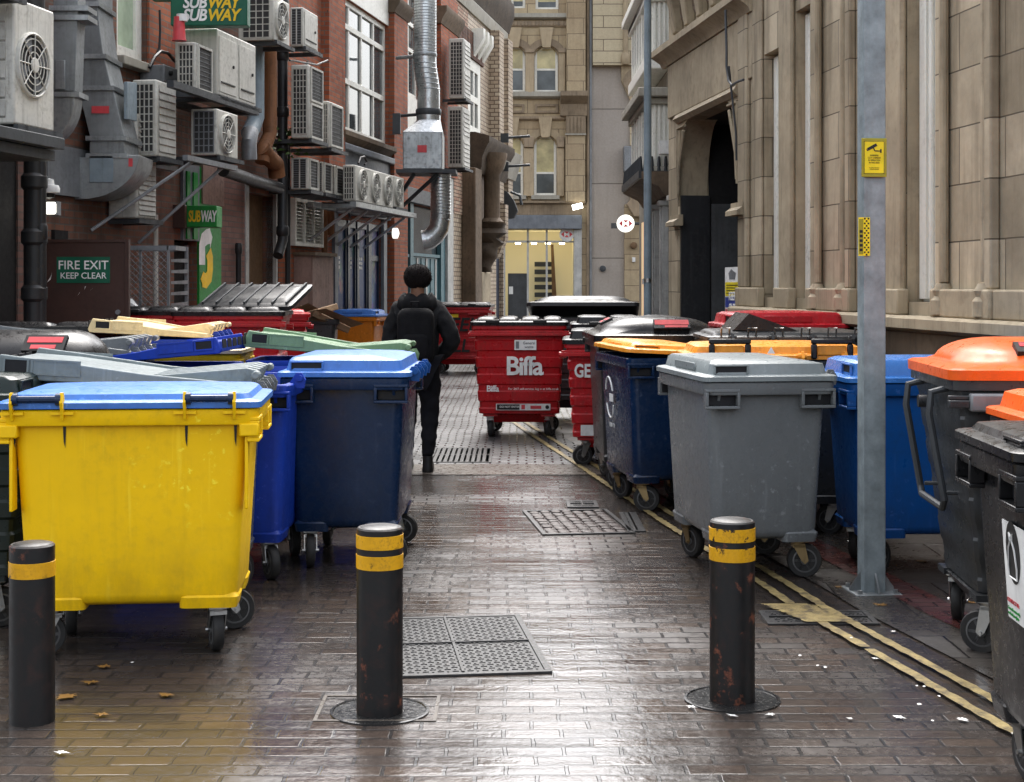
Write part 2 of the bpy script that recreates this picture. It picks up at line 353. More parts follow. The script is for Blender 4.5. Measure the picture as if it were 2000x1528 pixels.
M['asphalt']=PAVING('wet_flagstones',(.045,.037,.030),(.035,.030,.026),(.028,.024,.02),(.015,.013,.012),.6,.42,.008,.22,.45)
M['redpave']=PAVING('wet_red_blocks',(.085,.022,.018),(.06,.017,.015),(.04,.02,.018),(.02,.015,.014),.215,.105,.008,.2,.42)
m=PM('worn_yellow_line',(.31,.24,.105),.45,var=.4,scale=14,dirt=1.0,streak=0,dcol=(.05,.04,.03),bmp=.4,bscale=50); M['road_yellow']=CHIP(m,(.05,.04,.034),20,.46,.62,.85)
M['iron']=PM('wet_cast_iron',(.03,.03,.031),.45,0,var=.4,scale=9,dirt=.6,streak=0,bmp=.5,bscale=50,dcol=(.05,.035,.025))
M['kerb']=PM('wet_kerb_stone',(.10,.085,.07),.3,var=.3,dirt=.5,streak=0,bmp=.3)
M['puddle']=PM('puddle_water',(.03,.03,.03),.04,dirt=0,streak=0,var=.2,bmp=.05,bscale=8)
# ------------------------------------------------------------------ frames: x along the wall (to the right seen from outside), -y outward, z up
class Fr:
    def __init__(s,ox,oy,ex,ey):
        L=sqrt(ex*ex+ey*ey); s.ox,s.oy,s.ex,s.ey=ox,oy,ex/L,ey/L; s.nx,s.ny=s.ey,-s.ex; s.a=atan2(ey,ex)
    def s(f,px,d=0.):
        t=(px-CX)/F; return (t*(f.oy+d*f.ny)-f.ox-d*f.nx)/(f.ex-t*f.ey)
    def d(f,px,s):
        t=(px-CX)/F; return (t*(f.oy+s*f.ey)-f.ox-s*f.ex)/(f.nx-t*f.ny)
    def Y(f,s,d=0.): return f.oy+s*f.ey+d*f.ny
    def z(f,py,s,d=0.): return H+(HY-py)/F*f.Y(s,d)
    def w(f,s,d=0.,z=0.): return (f.ox+s*f.ex+d*f.nx, f.oy+s*f.ey+d*f.ny, z)
LW=Fr(-7.3,0,.173,1)
RW=Fr(4.36,0,.118,-1)
HF=Fr(0,52,1,0)
BW=Fr(2.75,0,0.0,-1)

def wall(fr,s0,s1,z0,z1,holes,rev=.22,back=4.0,mb=None,caps=True):
    """closed shell: front face with openings and reveals, ends, roof, back"""
    mb=mb or MB(); s0,s1=min(s0,s1),max(s0,s1)
    hs=[(min(a,b),max(a,b),c,d) for a,b,c,d in holes]
    xs=sorted({s0,s1,*[h[0] for h in hs],*[h[1] for h in hs]}); zs=sorted({z0,z1,*[h[2] for h in hs],*[h[3] for h in hs]})
    for i in range(len(xs)-1):
        for j in range(len(zs)-1):
            a,b,c,d=xs[i],xs[i+1],zs[j],zs[j+1]
            if a<s0-1e-6 or b>s1+1e-6 or c<z0-1e-6 or d>z1+1e-6: continue
            mx,mz=(a+b)/2,(c+d)/2
            if any(h[0]<mx<h[1] and h[2]<mz<h[3] for h in hs): continue
            mb.add([(a,0,c),(b,0,c),(b,0,d),(a,0,d)],[(0,1,2,3)])
    for a,b,c,d in hs:
        mb.add([(a,0,c),(a,rev,c),(a,rev,d),(a,0,d)],[(0,1,2,3)])
        mb.add([(b,0,c),(b,rev,c),(b,rev,d),(b,0,d)],[(3,2,1,0)])
        mb.add([(a,0,d),(b,0,d),(b,rev,d),(a,rev,d)],[(3,2,1,0)])
        mb.add([(a,0,c),(b,0,c),(b,rev,c),(a,rev,c)],[(0,1,2,3)])
    if caps:
        mb.add([(s0,0,z0),(s0,back,z0),(s0,back,z1),(s0,0,z1)],[(0,1,2,3)])
        mb.add([(s1,0,z0),(s1,back,z0),(s1,back,z1),(s1,0,z1)],[(0,1,2,3)])
        mb.add([(s0,0,z1),(s1,0,z1),(s1,back,z1),(s0,back,z1)],[(0,1,2,3)])
        mb.add([(s0,back,z0),(s1,back,z0),(s1,back,z1),(s0,back,z1)],[(0,1,2,3)])
    return mb
def window(parent,s0,s1,z0,z1,y,nx,rows,fm,gm,bar=.05,frame=.07,dep=.07,name='window',label=None):
    """frame mesh with mullions and transoms, and one pane part; y = depth behind the wall face (positive inward)"""
    s0,s1=min(s0,s1),max(s0,s1); mb=MB(); e=.002
    mb.box(s0,s0+frame,y,y+dep,z0,z1); mb.box(s1-frame,s1,y,y+dep,z0,z1)
    mb.box(s0+frame,s1-frame,y,y+dep,z0,z0+frame); mb.box(s0+frame,s1-frame,y,y+dep,z1-frame,z1)
    for k in range(1,nx):
        x=s0+(s1-s0)*k/nx; mb.box(x-bar/2,x+bar/2,y+.004,y+dep-.004,z0+frame,z1-frame)
    for r in rows:
        zz=z0+(z1-z0)*r; mb.box(s0+frame,s1-frame,y-.006,y+dep-.008,zz-bar*.7,zz+bar*.7)
    o=mb.build(name,fm,parent,bev=.004,seg=1)
    if label: o['label']=label
    p=MB().box(s0+frame*.5,s1-frame*.5,y+dep*.55,y+dep*.75,z0+frame*.5,z1-frame*.5).build('pane',gm,o)
    return o
def moulding(parent,name,s0,s1,z,prof,mat,mb=None):
    """prof: list of (outward, height above z)"""
    mb=mb or MB(); s0,s1=min(s0,s1),max(s0,s1)
    poly=[(.0,prof[0][1])]+list(prof)+[(0,prof[-1][1])]
    mb.prism([(-o,z+h) for o,h in poly],s0,s1,'x')
    return mb.build(name,mat,parent) if name else mb
def bld(name,label,fr): return thing(name,label,'building',(fr.ox,fr.oy,0),fr.a)

# =================================================================== LEFT: brown brick building (near)
A=bld('brick_building','dark brown brick building hung with ducts and outdoor units behind the fire exit door',LW)
sA0,sA1=LW.s(-420),LW.s(543)
def lw(px,d=0.): return LW.s(px,d)
def lz(py,px,d=0.): return LW.z(py,LW.s(px,d),d)
wa=(lw(228),lw(286)); wz0,wz1=lz(122,262),lz(-60,262)
dr=(lw(480),lw(533)); drz=lz(380,505)
sd=(lw(340),lw(384)); sdz=lz(470,362)
wall(LW,sA0,sA1,0,7.2,[(*wa,wz0,wz1),(*dr,.02,drz),(*sd,.02,sdz)]).build('wall',M['brickA'],A)
window(A,*wa,wz0,wz1,.06,1,[.8],M['paintwhite'],M['glassg'],frame=.16,label='tall white framed window with pale green glass')
MB().box(wa[0]-.1,wa[1]+.12,-.14,.0,wz0-.1,wz0).build('window_sill',M['stonelt'],A,bev=.01)
red=MB().box(lw(287),lw(342),-.03,.0,lz(150,310),7.0); red.build('brick_pier',M['brickB'],A)
# the shop door, its green panels and the render around it
MB().box(lw(385),lw(428),-.03,0,0,lz(330,405)).build('panel',M['shopgreen'],A)
MB().box(lw(389),lw(431),-.05,-.03,lz(400,405),lz(320,405)).build('pilaster',M['plaster'],A)
o=MB().box(lw(352),lw(384),-.04,0,sdz,lz(322,366)).build('overdoor_panel',M['paintgrey'],A)
MB().box(lw(357),lw(363),-.06,-.04,sdz+.02,lz(335,360)).box(lw(370),lw(378),-.06,-.04,sdz+.02,lz(335,360)).build('green_strip',M['shopgreen'],o)
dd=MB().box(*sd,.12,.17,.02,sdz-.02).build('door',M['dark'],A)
MB().box(sd[0]+.05,sd[0]+.11,.08,.12,.1,sdz-.05).box(sd[1]-.11,sd[1]-.05,.08,.12,.1,sdz-.05).box(sd[0]+.11,sd[1]-.11,.08,.12,.95,1.05).build('door_frame',M['greysteel'],dd)
MB().box(lw(428),lw(474),-.03,0,0,lz(330,450)).build('pink_brick_pier',M['brickpink'],A)
MB().box(dr[0],dr[1],.16,.2,.02,drz).build('door',M['tanwood'],A)
MB().box(dr[0]-.12,dr[0],-.05,.1,0,drz+.1).box(dr[1],dr[1]+.07,-.05,.1,0,drz+.1).build('door_frame',M['paintltgrey'],A)
MB().box(dr[0]-.1,dr[1]+.1,-.10,0,drz+.1,drz+.2).build('lintel',M['stonedk'],A,bev=.01)
# big swirl on the green panel: arrowed letter in white and yellow, built as two bent strokes
gs=lambda px: lw(px)
def stroke(mb,pts,w,y):
    n=len(pts); L=[];Rr=[]
    for i,(x,z) in enumerate(pts):
        a=pts[max(0,i-1)];b=pts[min(n-1,i+1)]; tx,tz=b[0]-a[0],b[1]-a[1]; q=sqrt(tx*tx+tz*tz) or 1
        ww=w[i] if isinstance(w,list) else w
        L.append((x-tz/q*ww,y,z+tx/q*ww*1.0)); Rr.append((x+tz/q*ww,y,z-tx/q*ww))
    vs=L+Rr; fs=[(i,i+1,n+i+1,n+i) for i in range(n-1)]; mb.add(vs,fs)
zc=lambda py: lz(py,403)
def uv(u,py): return (lw(385)+(lw(425)-lw(385))*u, zc(py))
up=[uv(.12,518),uv(.12,500),uv(.12,482),uv(.18,470),uv(.35,463),uv(.52,461)]
mb=MB(); stroke(mb,up,.10,-.034); mb.add([(uv(.5,448)[0],-.0342,uv(.5,448)[1]),(uv(.5,486)[0],-.0342,uv(.5,486)[1]),(uv(.62,463)[0],-.0342,uv(.6,463)[1])],[(0,1,2)])
mb.build('arrow_mark',M['white'],A)
lo=[uv(.42,492),uv(.5,505),uv(.5,525),uv(.46,540),uv(.3,549),uv(.14,546)]
mb=MB(); stroke(mb,lo,.10,-.036); mb.add([(uv(.18,530)[0],-.0362,uv(.18,530)[1]),(uv(.18,562)[0],-.0362,uv(.18,562)[1]),(uv(.04,545)[0],-.0362,uv(.03,545)[1])],[(0,1,2)])
mb.build('arrow_mark',M['letyel'],A)
# dark recess fronts at the very left, under the near units
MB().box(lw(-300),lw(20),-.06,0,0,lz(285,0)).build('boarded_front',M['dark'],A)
MB().box(lw(20),lw(45),-.08,0,0,lz(290,30)).build('brick_pier',M['brickpink'],A)
MB().box(lw(84),lw(190),-.05,0,lz(385,140),lz(290,140)).build('grey_panel',M['greysteel'],A)
MB().box(lw(100),lw(126),-.04,0,lz(470,110),lz(450,110)).build('vent_slot',M['dark'],A)

# =================================================================== LEFT: red brick building with the white window
B=bld('red_brick_building','red brick building with a tall white gridded window and blue shopfront',LW)
sB0,sB1=lw(544),lw(884)
bw=(lw(661),lw(757)); bz0,bz1=lz(252,661),lz(-14,661)
b2=(lw(786),lw(818)); b2z0,b2z1=lz(180,786),lz(-30,786)
sf=(lw(654),lw(744)); sfz=lz(432,690)
te=(lw(780),lw(868)); tez=lz(400,815)
lv=(lw(562),lw(617)); 
wall(LW,sB0,sB1,0,8.3,[(*bw,bz0,bz1),(*b2,b2z0,b2z1),(*sf,.1,sfz),(*te,.05,tez)]).build('wall',M['brickB'],B)
window(B,*bw,bz0,bz1,.05,4,[.39,.80],M['paintwhite'],M['glass'],bar=.07,frame=.10,label='white painted window of twelve panes')
# white board over the window, sill and fascia
MB().box(bw[0],bw[1],-.02,.0,bz1+.0,bz1+.9).build('board',M['paintwhite'],B)
moulding(B,'window_sill',bw[0]-.1,bw[1]+.1,bz0-.22,[(.06,0),(.10,.06),(.16,.12),(.16,.2)],M['stonedk'])
fz=(lz(335,661),bz0-.23)
MB().box(bw[0]-.05,bw[1]+.05,-.05,0,fz[0],fz[1]).build('fascia',M['paintgrey'],B)
MB().box(bw[0]-.05,bw[1]+.05,-.14,-.05,fz[1]-.12,fz[1]).build('fascia_moulding',M['paintgrey'],B,bev=.02)
for a,b in ((628,660),(757.5,784)):
    MB().box(lw(a),lw(b),-.13,0,0 if a>700 else fz[0],8.2).build('pilaster',M['brickB'],B)
moulding(B,'pilaster_cap',lw(756),lw(786),lz(34,770),[(.15,0),(.18,.08),(.25,.18),(.25,.26)],M['stonedk'])
window(B,*b2,b2z0,b2z1,.05,2,[.45,.7],M['paintwhite'],M['glass'],bar=.06,frame=.09)
MB().box(b2[0],b2[1],-.02,.05,lz(318,786),b2z0-.01).build('board',M['paintwhite'],B)
# blue shopfront with posters
segs=[(655,680,0),(684,698,0),(702,720,0),(726,743,1)]
for a,b,dk in segs:
    f=MB(); s0,s1=lw(a),lw(b); f.box(s0,s0+.07,.02,.1,.12,sfz).box(s1-.07,s1,.02,.1,.12,sfz).box(s0+.07,s1-.07,.02,.1,.12,.35).box(s0+.07,s1-.07,.02,.1,sfz-.12,sfz)
    if dk: f.box(s0+.07,s1-.07,.02,.1,lz(505,735)-.05,lz(505,735)+.05)
    fo=f.build('shop_window',M['paintnavy'],B); MB().box(s0+.05,s1-.05,.05,.07,.2,sfz-.05).build('pane',M['poster'],fo)
    # poster lettering: pale lines of type
    if not dk:
        ww=s1-s0-.2
        for k in range(3):
            zq=lz(502+9*k,690); q=MB()
            for j in range(4): q.box(s0+.1+ww*j*.16,s0+.1+ww*(j*.16+.11),.048,.05,zq-.05,zq)
            q.build('poster_lettering',M['white'],fo)
for a,b in ((648,654),(744,750)): MB().box(lw(a),lw(b),-.06,.02,0,sfz+.1).build('shopfront_post',M['paintgrey'],B)
MB().box(lw(680.2),lw(683.8),0.0,.1,.1,sfz).box(lw(698.2),lw(701.8),0.0,.1,.1,sfz).box(lw(720.2),lw(725.8),0.0,.1,.1,sfz).build('shopfront_mullion',M['paintnavy'],B)
MB().box(lw(648),lw(754),-.1,0,sfz+.1,sfz+.35).build('shopfront_fascia',M['steel'],B,bev=.01)
# teal shopfront
f=MB(); 
for a,b in ((779,786),(800,806),(860,868)): f.box(lw(a),lw(b),-.02,.08,.05,tez)
f.box(lw(786),lw(800),0,.08,lz(502,793),lz(496,793)).box(lw(806),lw(860),0,.08,lz(502,830),lz(496,830))
f.build('shopfront_frame',M['paintteal'],B)
MB().box(lw(780),lw(867),.09,.12,.05,tez).build('shop_window',M['glass'],B)
MB().box(lw(786),lw(800),.05,.085,.05,lz(503,793)).box(lw(806),lw(860),.05,.085,.05,lz(503,830)).build('shop_panel',M['paintteal'],B)
for k in range(6):
    x=lw(808+k*9); MB().box(x,x+.12,.03,.05,.1,lz(505,830)).build('curtain_strip',M['paintltgrey'] if k%2 else M['paintteal'],B)
for a,b in ((772,779),(868,879)): MB().box(lw(a),lw(b),-.08,0,0,lz(340,a)).build('shopfront_post',M['paintltgrey'],B)
MB().box(lw(780),lw(868),-.12,0,tez,tez+.3).build('shopfront_fascia',M['steel'],B,bev=.01)
MB().box(lw(851),lw(884),-.12,0,lz(345,866),8.2).build('brick_pier',M['brickB'],B)
moulding(B,'pier_cap',lw(849),lw(886),lz(60,868),[(.14,0),(.18,.12),(.27,.26),(.27,.38)],M['stonedk'])
# brick base with a boxed pier and louvre beside the downpipe
MB().box(lw(574),lw(616),-.3,0,0,lz(497,574,.3)).build('rendered_pier',M['plaster'],B)
MB().box(lw(572),lw(617),-.36,0,lz(497,574,.3),lz(490,574,.3)).build('pier_cap',M['stonedk'],B)
def louvre(fr,parent,s0,s1,z0,z1,y,mat,n,name='louvre',cols=1):
    s0,s1=min(s0,s1),max(s0,s1); mb=MB(); t=.05
    mb.box(s0,s0+t,y,y+.1,z0,z1).box(s1-t,s1,y,y+.1,z0,z1).box(s0+t,s1-t,y,y+.1,z0,z0+t).box(s0+t,s1-t,y,y+.1,z1-t,z1)
    for c in range(1,cols): x=s0+(s1-s0)*c/cols; mb.box(x-t/2,x+t/2,y+.002,y+.1,z0+t,z1-t)
    for k in range(n):
        z=z0+t+(z1-z0-2*t)*(k+.5)/n; h=(z1-z0)/n*.42
        mb.add([(s0+t,y+.02,z-h),(s1-t,y+.02,z-h),(s1-t,y+.08,z+h),(s0+t,y+.08,z+h)],[(0,1,2,3)])
    o=mb.build(name,mat,parent); MB().box(s0+t,s1-t,y+.085,y+.09,z0+t,z1-t).build('louvre_back',M['acdark'],o); return o
louvre(LW,B,lw(560),lw(616),lz(482,590),lz(392,590),-.14,M['acwhite'],12,'wall_louvre',3)

# =================================================================== LEFT: buff glazed-brick building at the corner
C=bld('buff_brick_building','buff glazed brick corner building with carved brown stone doorway',LW)
sC0,sC1=lw(885),lw(984)
cw1=(lw(914),lw(938)); cz0,cz1=lz(272,926),lz(118,926)
wall(LW,sC0,sC1,0,11.6,[(*cw1,cz0,cz1),(lw(969),lw(983),.05,lz(425,976))]).build('wall',M['brickC'],C)
window(C,*cw1,cz0,cz1,.0,2,[.5],M['paintwhite'],M['glass'],bar=.12,frame=.3)
mb=MB().box(sC0-.01,lw(912),-.025,0,lz(420,900),9.6); mb.build('mottled_brick_panel',M['brickCr'],C)
# parapet lines: white string, pale and dark cornice
ztop=lz(64,960); 
moulding(C,'parapet_string',lw(890),sC1+.1,ztop,[(.06,0),(.10,.2),(.10,.3)],M['stonelt'])
moulding(C,'parapet_cornice',lw(890),sC1+.35,ztop+.32,[(.10,0),(.15,.2),(.24,.45),(.24,.8),(.15,.9)],M['soot'])
MB().box(lw(890),sC1,-.05,0,ztop+1.35,11.5).build('parapet',M['brickC'],C)
for p in (955,973): MB().box(lw(p),lw(p+9),-.28,0,lz(395,p),ztop).build('pilaster',M['brickC'],C)
for k in range(9):
    x=lw(893+k*5.2); z=lz(25+k*9,893+k*5.2); MB().box(x,x+.5,-.05,0,ztop-1.1,ztop-.45).build('parapet_slot',M['brickA'],C)
for k in range(3):
    x=lw(921+k*8.5); MB().prism([(0,0),(-.12,.2),(-.3,.5),(-.3,.75),(0,.75)],x,x+.25,'x').build('eaves_bracket',M['paintwhite'],C,loc=(0,0,lz(122,930)))
# carved doorway: pier, shaft, corbel, canopy
MB().box(lw(901),lw(914),-.35,0,0,lz(330,908)).build('stone_pier',M['stonedk'],C,bev=.03)
mb=MB(); s=lw(926); mb.lathe([(.24,0),(.30,.1),(.2,.2),(.2,1.25),(.28,1.4),(.38,1.7),(.38,1.8)],(s,-.45,lz(442,926)),14)
mb.build('column_shaft',M['stonedk'],C)
mb=MB(); z0,z1=lz(532,930),lz(438,930); hh=z1-z0
random.seed(3)
rings=[]
for k in range(11):
    t=k/10; w=.12+.30*t**.7+.06*sin(t*19); dd_=.12+.36*t**.8+.05*sin(t*23+1)
    rings.append([(s+w*cos(2*pi*j/12)*(1+.12*sin(j*5+k*2)), -.25+(-dd_)*max(-.25,sin(2*pi*j/12)+.2)*(1+.1*sin(j*7+k*3)), z0+hh*t) for j in range(12)])
mb.loft(rings); mb.build('carved_corbel',M['soot'],C,sharp=50)
MB().box(lw(919),lw(936),-.3,0,0,z0).build('stone_pier',M['stone'],C,bev=.03)
MB().box(lw(914),lw(944),-.18,0,z1-.2,lz(330,930)).build('stone_panel',M['stonedk'],C,bev=.03)
zc0=lz(345,930)
moulding(C,'canopy',lw(912),lw(966),zc0,[(.3,0),(.36,.15),(.38,.4),(.46,.6),(.55,.75),(.55,.9),(.2,1.0)],M['soot'])
moulding(C,'string_course',lw(955),sC1+.05,lz(348,968),[(.32,0),(.42,.3),(.5,.7),(.3,.8)],M['stonelt'])
MB().prism([(0,0),(0,-1.4),(-.28,-1.4),(-.5,-.9),(-.5,0)],lw(950),lw(956),'x').build('quoin',M['brickC'],C,loc=(0,0,lz(400,952)))
MB().box(lw(969),lw(983),.12,.18,.05,lz(425,976)).build('door',M['paintnavy'],C)

# =================================================================== FAR END: Victorian stone bank
hx=lambda px: HF.s(px); hz=lambda py: H+(HY-py)/F*52
Hb=bld('victorian_stone_building','tan Victorian stone building with arched sash windows above a lit bank window',HF)
holes=[(hx(1044),hx(1090),hz(180),hz(90)),(hx(985),hx(1026),hz(180),hz(90)),(hx(1043),hx(1087),hz(382),hz(265)),(hx(980),hx(1022),hz(382),hz(265)),
       (hx(1046),hx(1091),hz(18),hz(-28)),(hx(998),hx(1026),hz(16),hz(-28)),(hx(960),hx(1122),.1,hz(448))]
wall(HF,hx(760),hx(1149),0,hz(-32),holes,rev=.35,back=6).build('wall',M['ashlarH'],Hb)
for i,h in enumerate(holes[:6]):
    window(Hb,*h,.16,1,[.5 if i<2 else .38 if i<4 else .5],M['paintwhite'],M['glassw'],bar=.05,frame=.09)
    s0,s1,z0,z1=h; zm=z0+(z1-z0)*(.5 if i<2 else .38)
    MB().box(s0+.09,s1-.09,.18,.195,z0+.09,zm-.03).build('lower_sash_glass',M['glass'],Hb)
def arch_head(s0,s1,z0,rise,t,mat,name='arch_head',pr=.06):
    mb=MB(); n=10; c=(s0+s1)/2; hw=(s1-s0)/2
    inn=[(c-hw*cos(pi*k/n),z0+rise*sin(pi*k/n)) for k in range(n+1)]; out=[(c-(hw+t)*cos(pi*k/n),z0+(rise+t)*sin(pi*k/n)) for k in range(n+1)]
    for k in range(n): 
        a,b,cc,d=inn[k],inn[k+1],out[k+1],out[k]
        mb.add([(p[0],-pr,p[1]) for p in (a,b,cc,d)]+[(p[0],.02,p[1]) for p in (a,b,cc,d)],[(0,1,2,3),(0,4,5,1),(3,2,6,7),(0,3,7,4),(1,5,6,2)])
    return mb.build(name,mat,Hb)
def spandrel(s0,s1,z,zt,drop,mat):
    """stone filling the window's square top corners so the opening reads as a shallow arch"""
    n=10; mb=MB(); pts=[]
    for k in range(n+1):
        t=k/n; pts.append((s0+(s1-s0)*t, zt-drop+drop*sin(pi*t)**.6))
    for k in range(n):
        a,b=pts[k],pts[k+1]; mb.add([(a[0],.02,a[1]),(b[0],.02,b[1]),(b[0],.02,zt),(a[0],.02,zt),(a[0],.16,a[1]),(b[0],.16,b[1])],[(0,1,2,3),(0,4,5,1)])
    mb.build('arch_spandrel',mat,Hb)
for s0,s1,z0,z1 in holes[:4]:
    spandrel(s0,s1,z0,z1,.35,M['stoneH'])
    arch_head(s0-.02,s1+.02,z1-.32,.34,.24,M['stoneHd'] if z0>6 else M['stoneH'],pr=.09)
    kx=(s0+s1)/2; MB().prism([(kx-.14,z1-.08),(kx+.14,z1-.08),(kx+.24,z1+.62),(kx-.24,z1+.62)],-.2,0,'y').build('keystone',M['stoneH'],Hb)
    MB().box(s0-.1,s1+.1,-.16,0,z0-.14,z0).build('window_sill',M['stonelt'],Hb)
def band(z,prof,mat,s0=hx(760),s1=hx(1107),name='string_course'): moulding(Hb,name,s0,s1,z,prof,mat)
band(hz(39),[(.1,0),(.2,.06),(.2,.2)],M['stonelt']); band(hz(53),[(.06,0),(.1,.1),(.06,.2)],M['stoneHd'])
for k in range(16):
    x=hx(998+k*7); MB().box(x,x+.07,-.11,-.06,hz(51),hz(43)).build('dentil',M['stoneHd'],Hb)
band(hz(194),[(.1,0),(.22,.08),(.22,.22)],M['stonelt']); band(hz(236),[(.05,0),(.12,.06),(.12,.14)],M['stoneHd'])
for a,b in ((998,1024),(1045,1090)):
    mb=MB(); s0,s1,z0,z1=hx(a),hx(b),hz(221),hz(204); t=.08
    mb.box(s0,s1,-.06,0,z1-t,z1).box(s0,s1,-.06,0,z0,z0+t).box(s0,s0+t,-.06,0,z0+t,z1-t).box(s1-t,s1,-.06,0,z0+t,z1-t); mb.build('carved_panel',M['stoneHd'],Hb)
for a,b in ((1026,1043),(1091,1104)): MB().box(hx(a),hx(b),-.12,0,hz(182),hz(98)).build('window_pier',M['stoneH'],Hb,bev=.02)
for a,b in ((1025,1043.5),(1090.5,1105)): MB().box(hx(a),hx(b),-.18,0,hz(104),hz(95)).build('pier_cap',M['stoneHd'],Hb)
for a,b in ((1023,1042.5),(1088,1102)): MB().box(hx(a),hx(b),-.12,0,hz(384),hz(290)).build('window_pier',M['stoneH'],Hb,bev=.02)
for a,b in ((1023,1042.5),(1088,1102)): MB().box(hx(a),hx(b),-.2,0,hz(289),hz(268)).build('pier_cap',M['stoneHd'],Hb,bev=.02)
MB().box(hx(1106),hx(1143),-.3,0,hz(182),hz(-30)).box(hx(1104),hx(1142),-.3,0,hz(395),hz(264)).build('pilaster',M['ashlarH'],Hb,bev=.02)
moulding(Hb,'pilaster_capital',hx(1094),hx(1146),hz(228),[(.3,0),(.34,.2),(.36,.4),(.6,.55),(.72,.65),(.72,.82)],M['stoneHd'])
mb=MB()
for k in range(5): mb.box(hx(1107+k*7),hx(1111+k*7),-.33,-.30,hz(262),hz(231))
mb.box(hx(1105),hx(1143),-.3,0,hz(264),hz(229)); mb.build('fluted_pilaster',M['stoneHd'],Hb)
MB().box(hx(1103),hx(1144),-.38,-.3,hz(266),hz(263)).build('string_course',M['stonelt'],Hb)
band(hz(400),[(.1,0),(.25,.05),(.25,.12)],M['stoneHd'],s1=hx(1143))
MB().box(hx(900),hx(1136),-.08,0,hz(420),hz(399)).build('lintel',M['stoneHd'],Hb)
MB().box(hx(900),hx(1136),-.25,0,hz(448),hz(421)).build('shop_fascia',M['paintgrey'],Hb,bev=.02)
MB().tube([(hx(1148),-.08,0),(hx(1148),-.08,hz(-30))],.055,8).build('downpipe',M['stoneHd'],Hb)
# the lit banking hall behind glass
s0,s1,zt=hx(960),hx(1122),hz(448)
cream=EM('glowing_cream_wall',(.72,.64,.40),.22);  # cream walls glow themselves, room light put into their colour
mb=MB(); mb.add([(s0,2.6,.1),(s1,2.6,.1),(s1,2.6,zt),(s0,2.6,zt)],[(0,1,2,3)]).add([(s1,.36,.1),(s1,2.6,.1),(s1,2.6,zt),(s1,.36,zt)],[(0,1,2,3)]).add([(s0,.36,.1),(s0,2.6,.1),(s0,2.6,zt),(s0,.36,zt)],[(0,1,2,3)]).add([(s0,.36,zt-.02),(s1,.36,zt-.02),(s1,2.6,zt-.02),(s0,2.6,zt-.02)],[(0,1,2,3)])
mb.build('banking_hall',cream,Hb)
for px in (1012,1044,1072,1100): MB().lathe([(.09,-.1),(.12,0)],(hx(px),1.3,hz(470)),12).build('ceiling_lamp',EMw,Hb)
mb=MB()
for k in range(9): mb.box(hx(1046),hx(1082),2.2,2.45,.1+k*.28,.1+k*.28+.17)
mb.build('staircase',M['steel'],Hb)
MB().prism([(hx(1082),hz(612)),(hx(1092),hz(612)),(hx(1084),hz(475)),(hx(1079),hz(475))],1.9,2.1,'y').build('stair_rail',M['tanwood'],Hb)
mb=MB()
for px in (985,1031,1068,1122): mb.box(hx(px)-.035,hx(px)+.035,.1,.16,.1,zt)
mb.box(s0,s1,.1,.16,hz(474),hz(470)); mb.build('shop_window_frame',M['paintltgrey'],Hb)
MB().box(hx(992),hx(1033),.4,.9,.1,hz(534)).build('cash_machine',M['steel'],Hb,bev=.02)
MB().box(hx(994),hx(1002),.38,.4,hz(575),hz(560)).build('notice',M['label'],Hb)
MB().box(hx(1121),hx(1136),-.1,.2,0,hz(449)).build('shop_jamb',M['paintltgrey'],Hb)
def hexmark(parent,cx,cz,w,y,mat):
    h=w*.5; mb=MB()
    for t in ([(-w,0),(-h*.95,h),(-h*.95,-h)],[(w,0),(h*.95,-h),(h*.95,h)],[(-h*.8,h),(0,.08*w),(h*.8,h)],[(-h*.8,-h),(h*.8,-h),(0,-.08*w)]):
        mb.add([(cx+a,y,cz+b) for a,b in t],[(0,1,2)])
    return mb.build('hexagon_mark',mat,parent)
hd=MB().lathe([(.26,.0),(.26,.05)],(hx(1107),.02,hz(458)),20,'y').build('window_badge',M['label'],Hb); hexmark(hd,hx(1107),hz(458),.2,.012,M['labelred'])
# floodlight on the lintel
fl=thing('floodlight','small white floodlight fixed above the bank window','lamp',HF.w(hx(1128),.45,hz(410)))
MB().box(-.18,.18,-.1,.0,0,.16).build('lamp_head',EMl,fl,rot=(R(-25),R(-14),0)); MB().tube([(0,0,.1),(0,.44,.1)],.03,6).build('arm',M['greysteel'],fl)

# =================================================================== FAR END: grey panelled block
G=bld('grey_panelled_building','tall plain grey stone panelled block with tan upper courses beside the Victorian building',HF)
wall(HF,hx(1150),hx(1420),0,hz(-30),[],back=6).build('wall',M['panelgrey'],G)
MB().box(hx(1157),hx(1420),-.35,0,hz(130),hz(-28)).build('upper_courses',M['paneltan'],G)
MB().box(hx(1151.5),hx(1155.5),-.1,0,0,hz(-30)).build('corner_strip',M['greysteel'],G)
mb=MB(); mb.lathe([(.09,0),(.09,hz(-28)-hz(112))],(hx(1220),-.45,hz(112)),10).lathe([(.12,0),(.17,.12),(.17,.3),(.12,.4)],(hx(1220),-.45,hz(130)),10); mb.build('downpipe',M['stoneH'],G)
mb=MB(); mb.prism([(hx(1213),hz(130)),(hx(1213),hz(160)),(hx(1230),hz(197)),(hx(1300),hz(197)),(hx(1300),hz(130))],-.2,0,'y'); mb.build('corbel',M['stoneH'],G)
mb=MB(); mb.lathe([(.42,0),(.42,-.06),(.36,-.06),(.36,-.03),(.2,-.03),(.16,-.08),(.02,-.08)],(hx(1240),-.2,hz(160)),24,'y'); mb.build('roundel',M['stoneHd'],G)
MB().box(hx(1230),hx(1300),-.12,0,hz(395),hz(197)).build('tan_panel',M['paneltan'],G)
MB().box(hx(1217),hx(1248),-.5,0,hz(337),hz(288)).build('plant_box',M['greysteel'],G,bev=.02)
MB().box(hx(1219),hx(1300),-.1,0,0,hz(400)).build('tan_pier',M['ashlarH'],G)
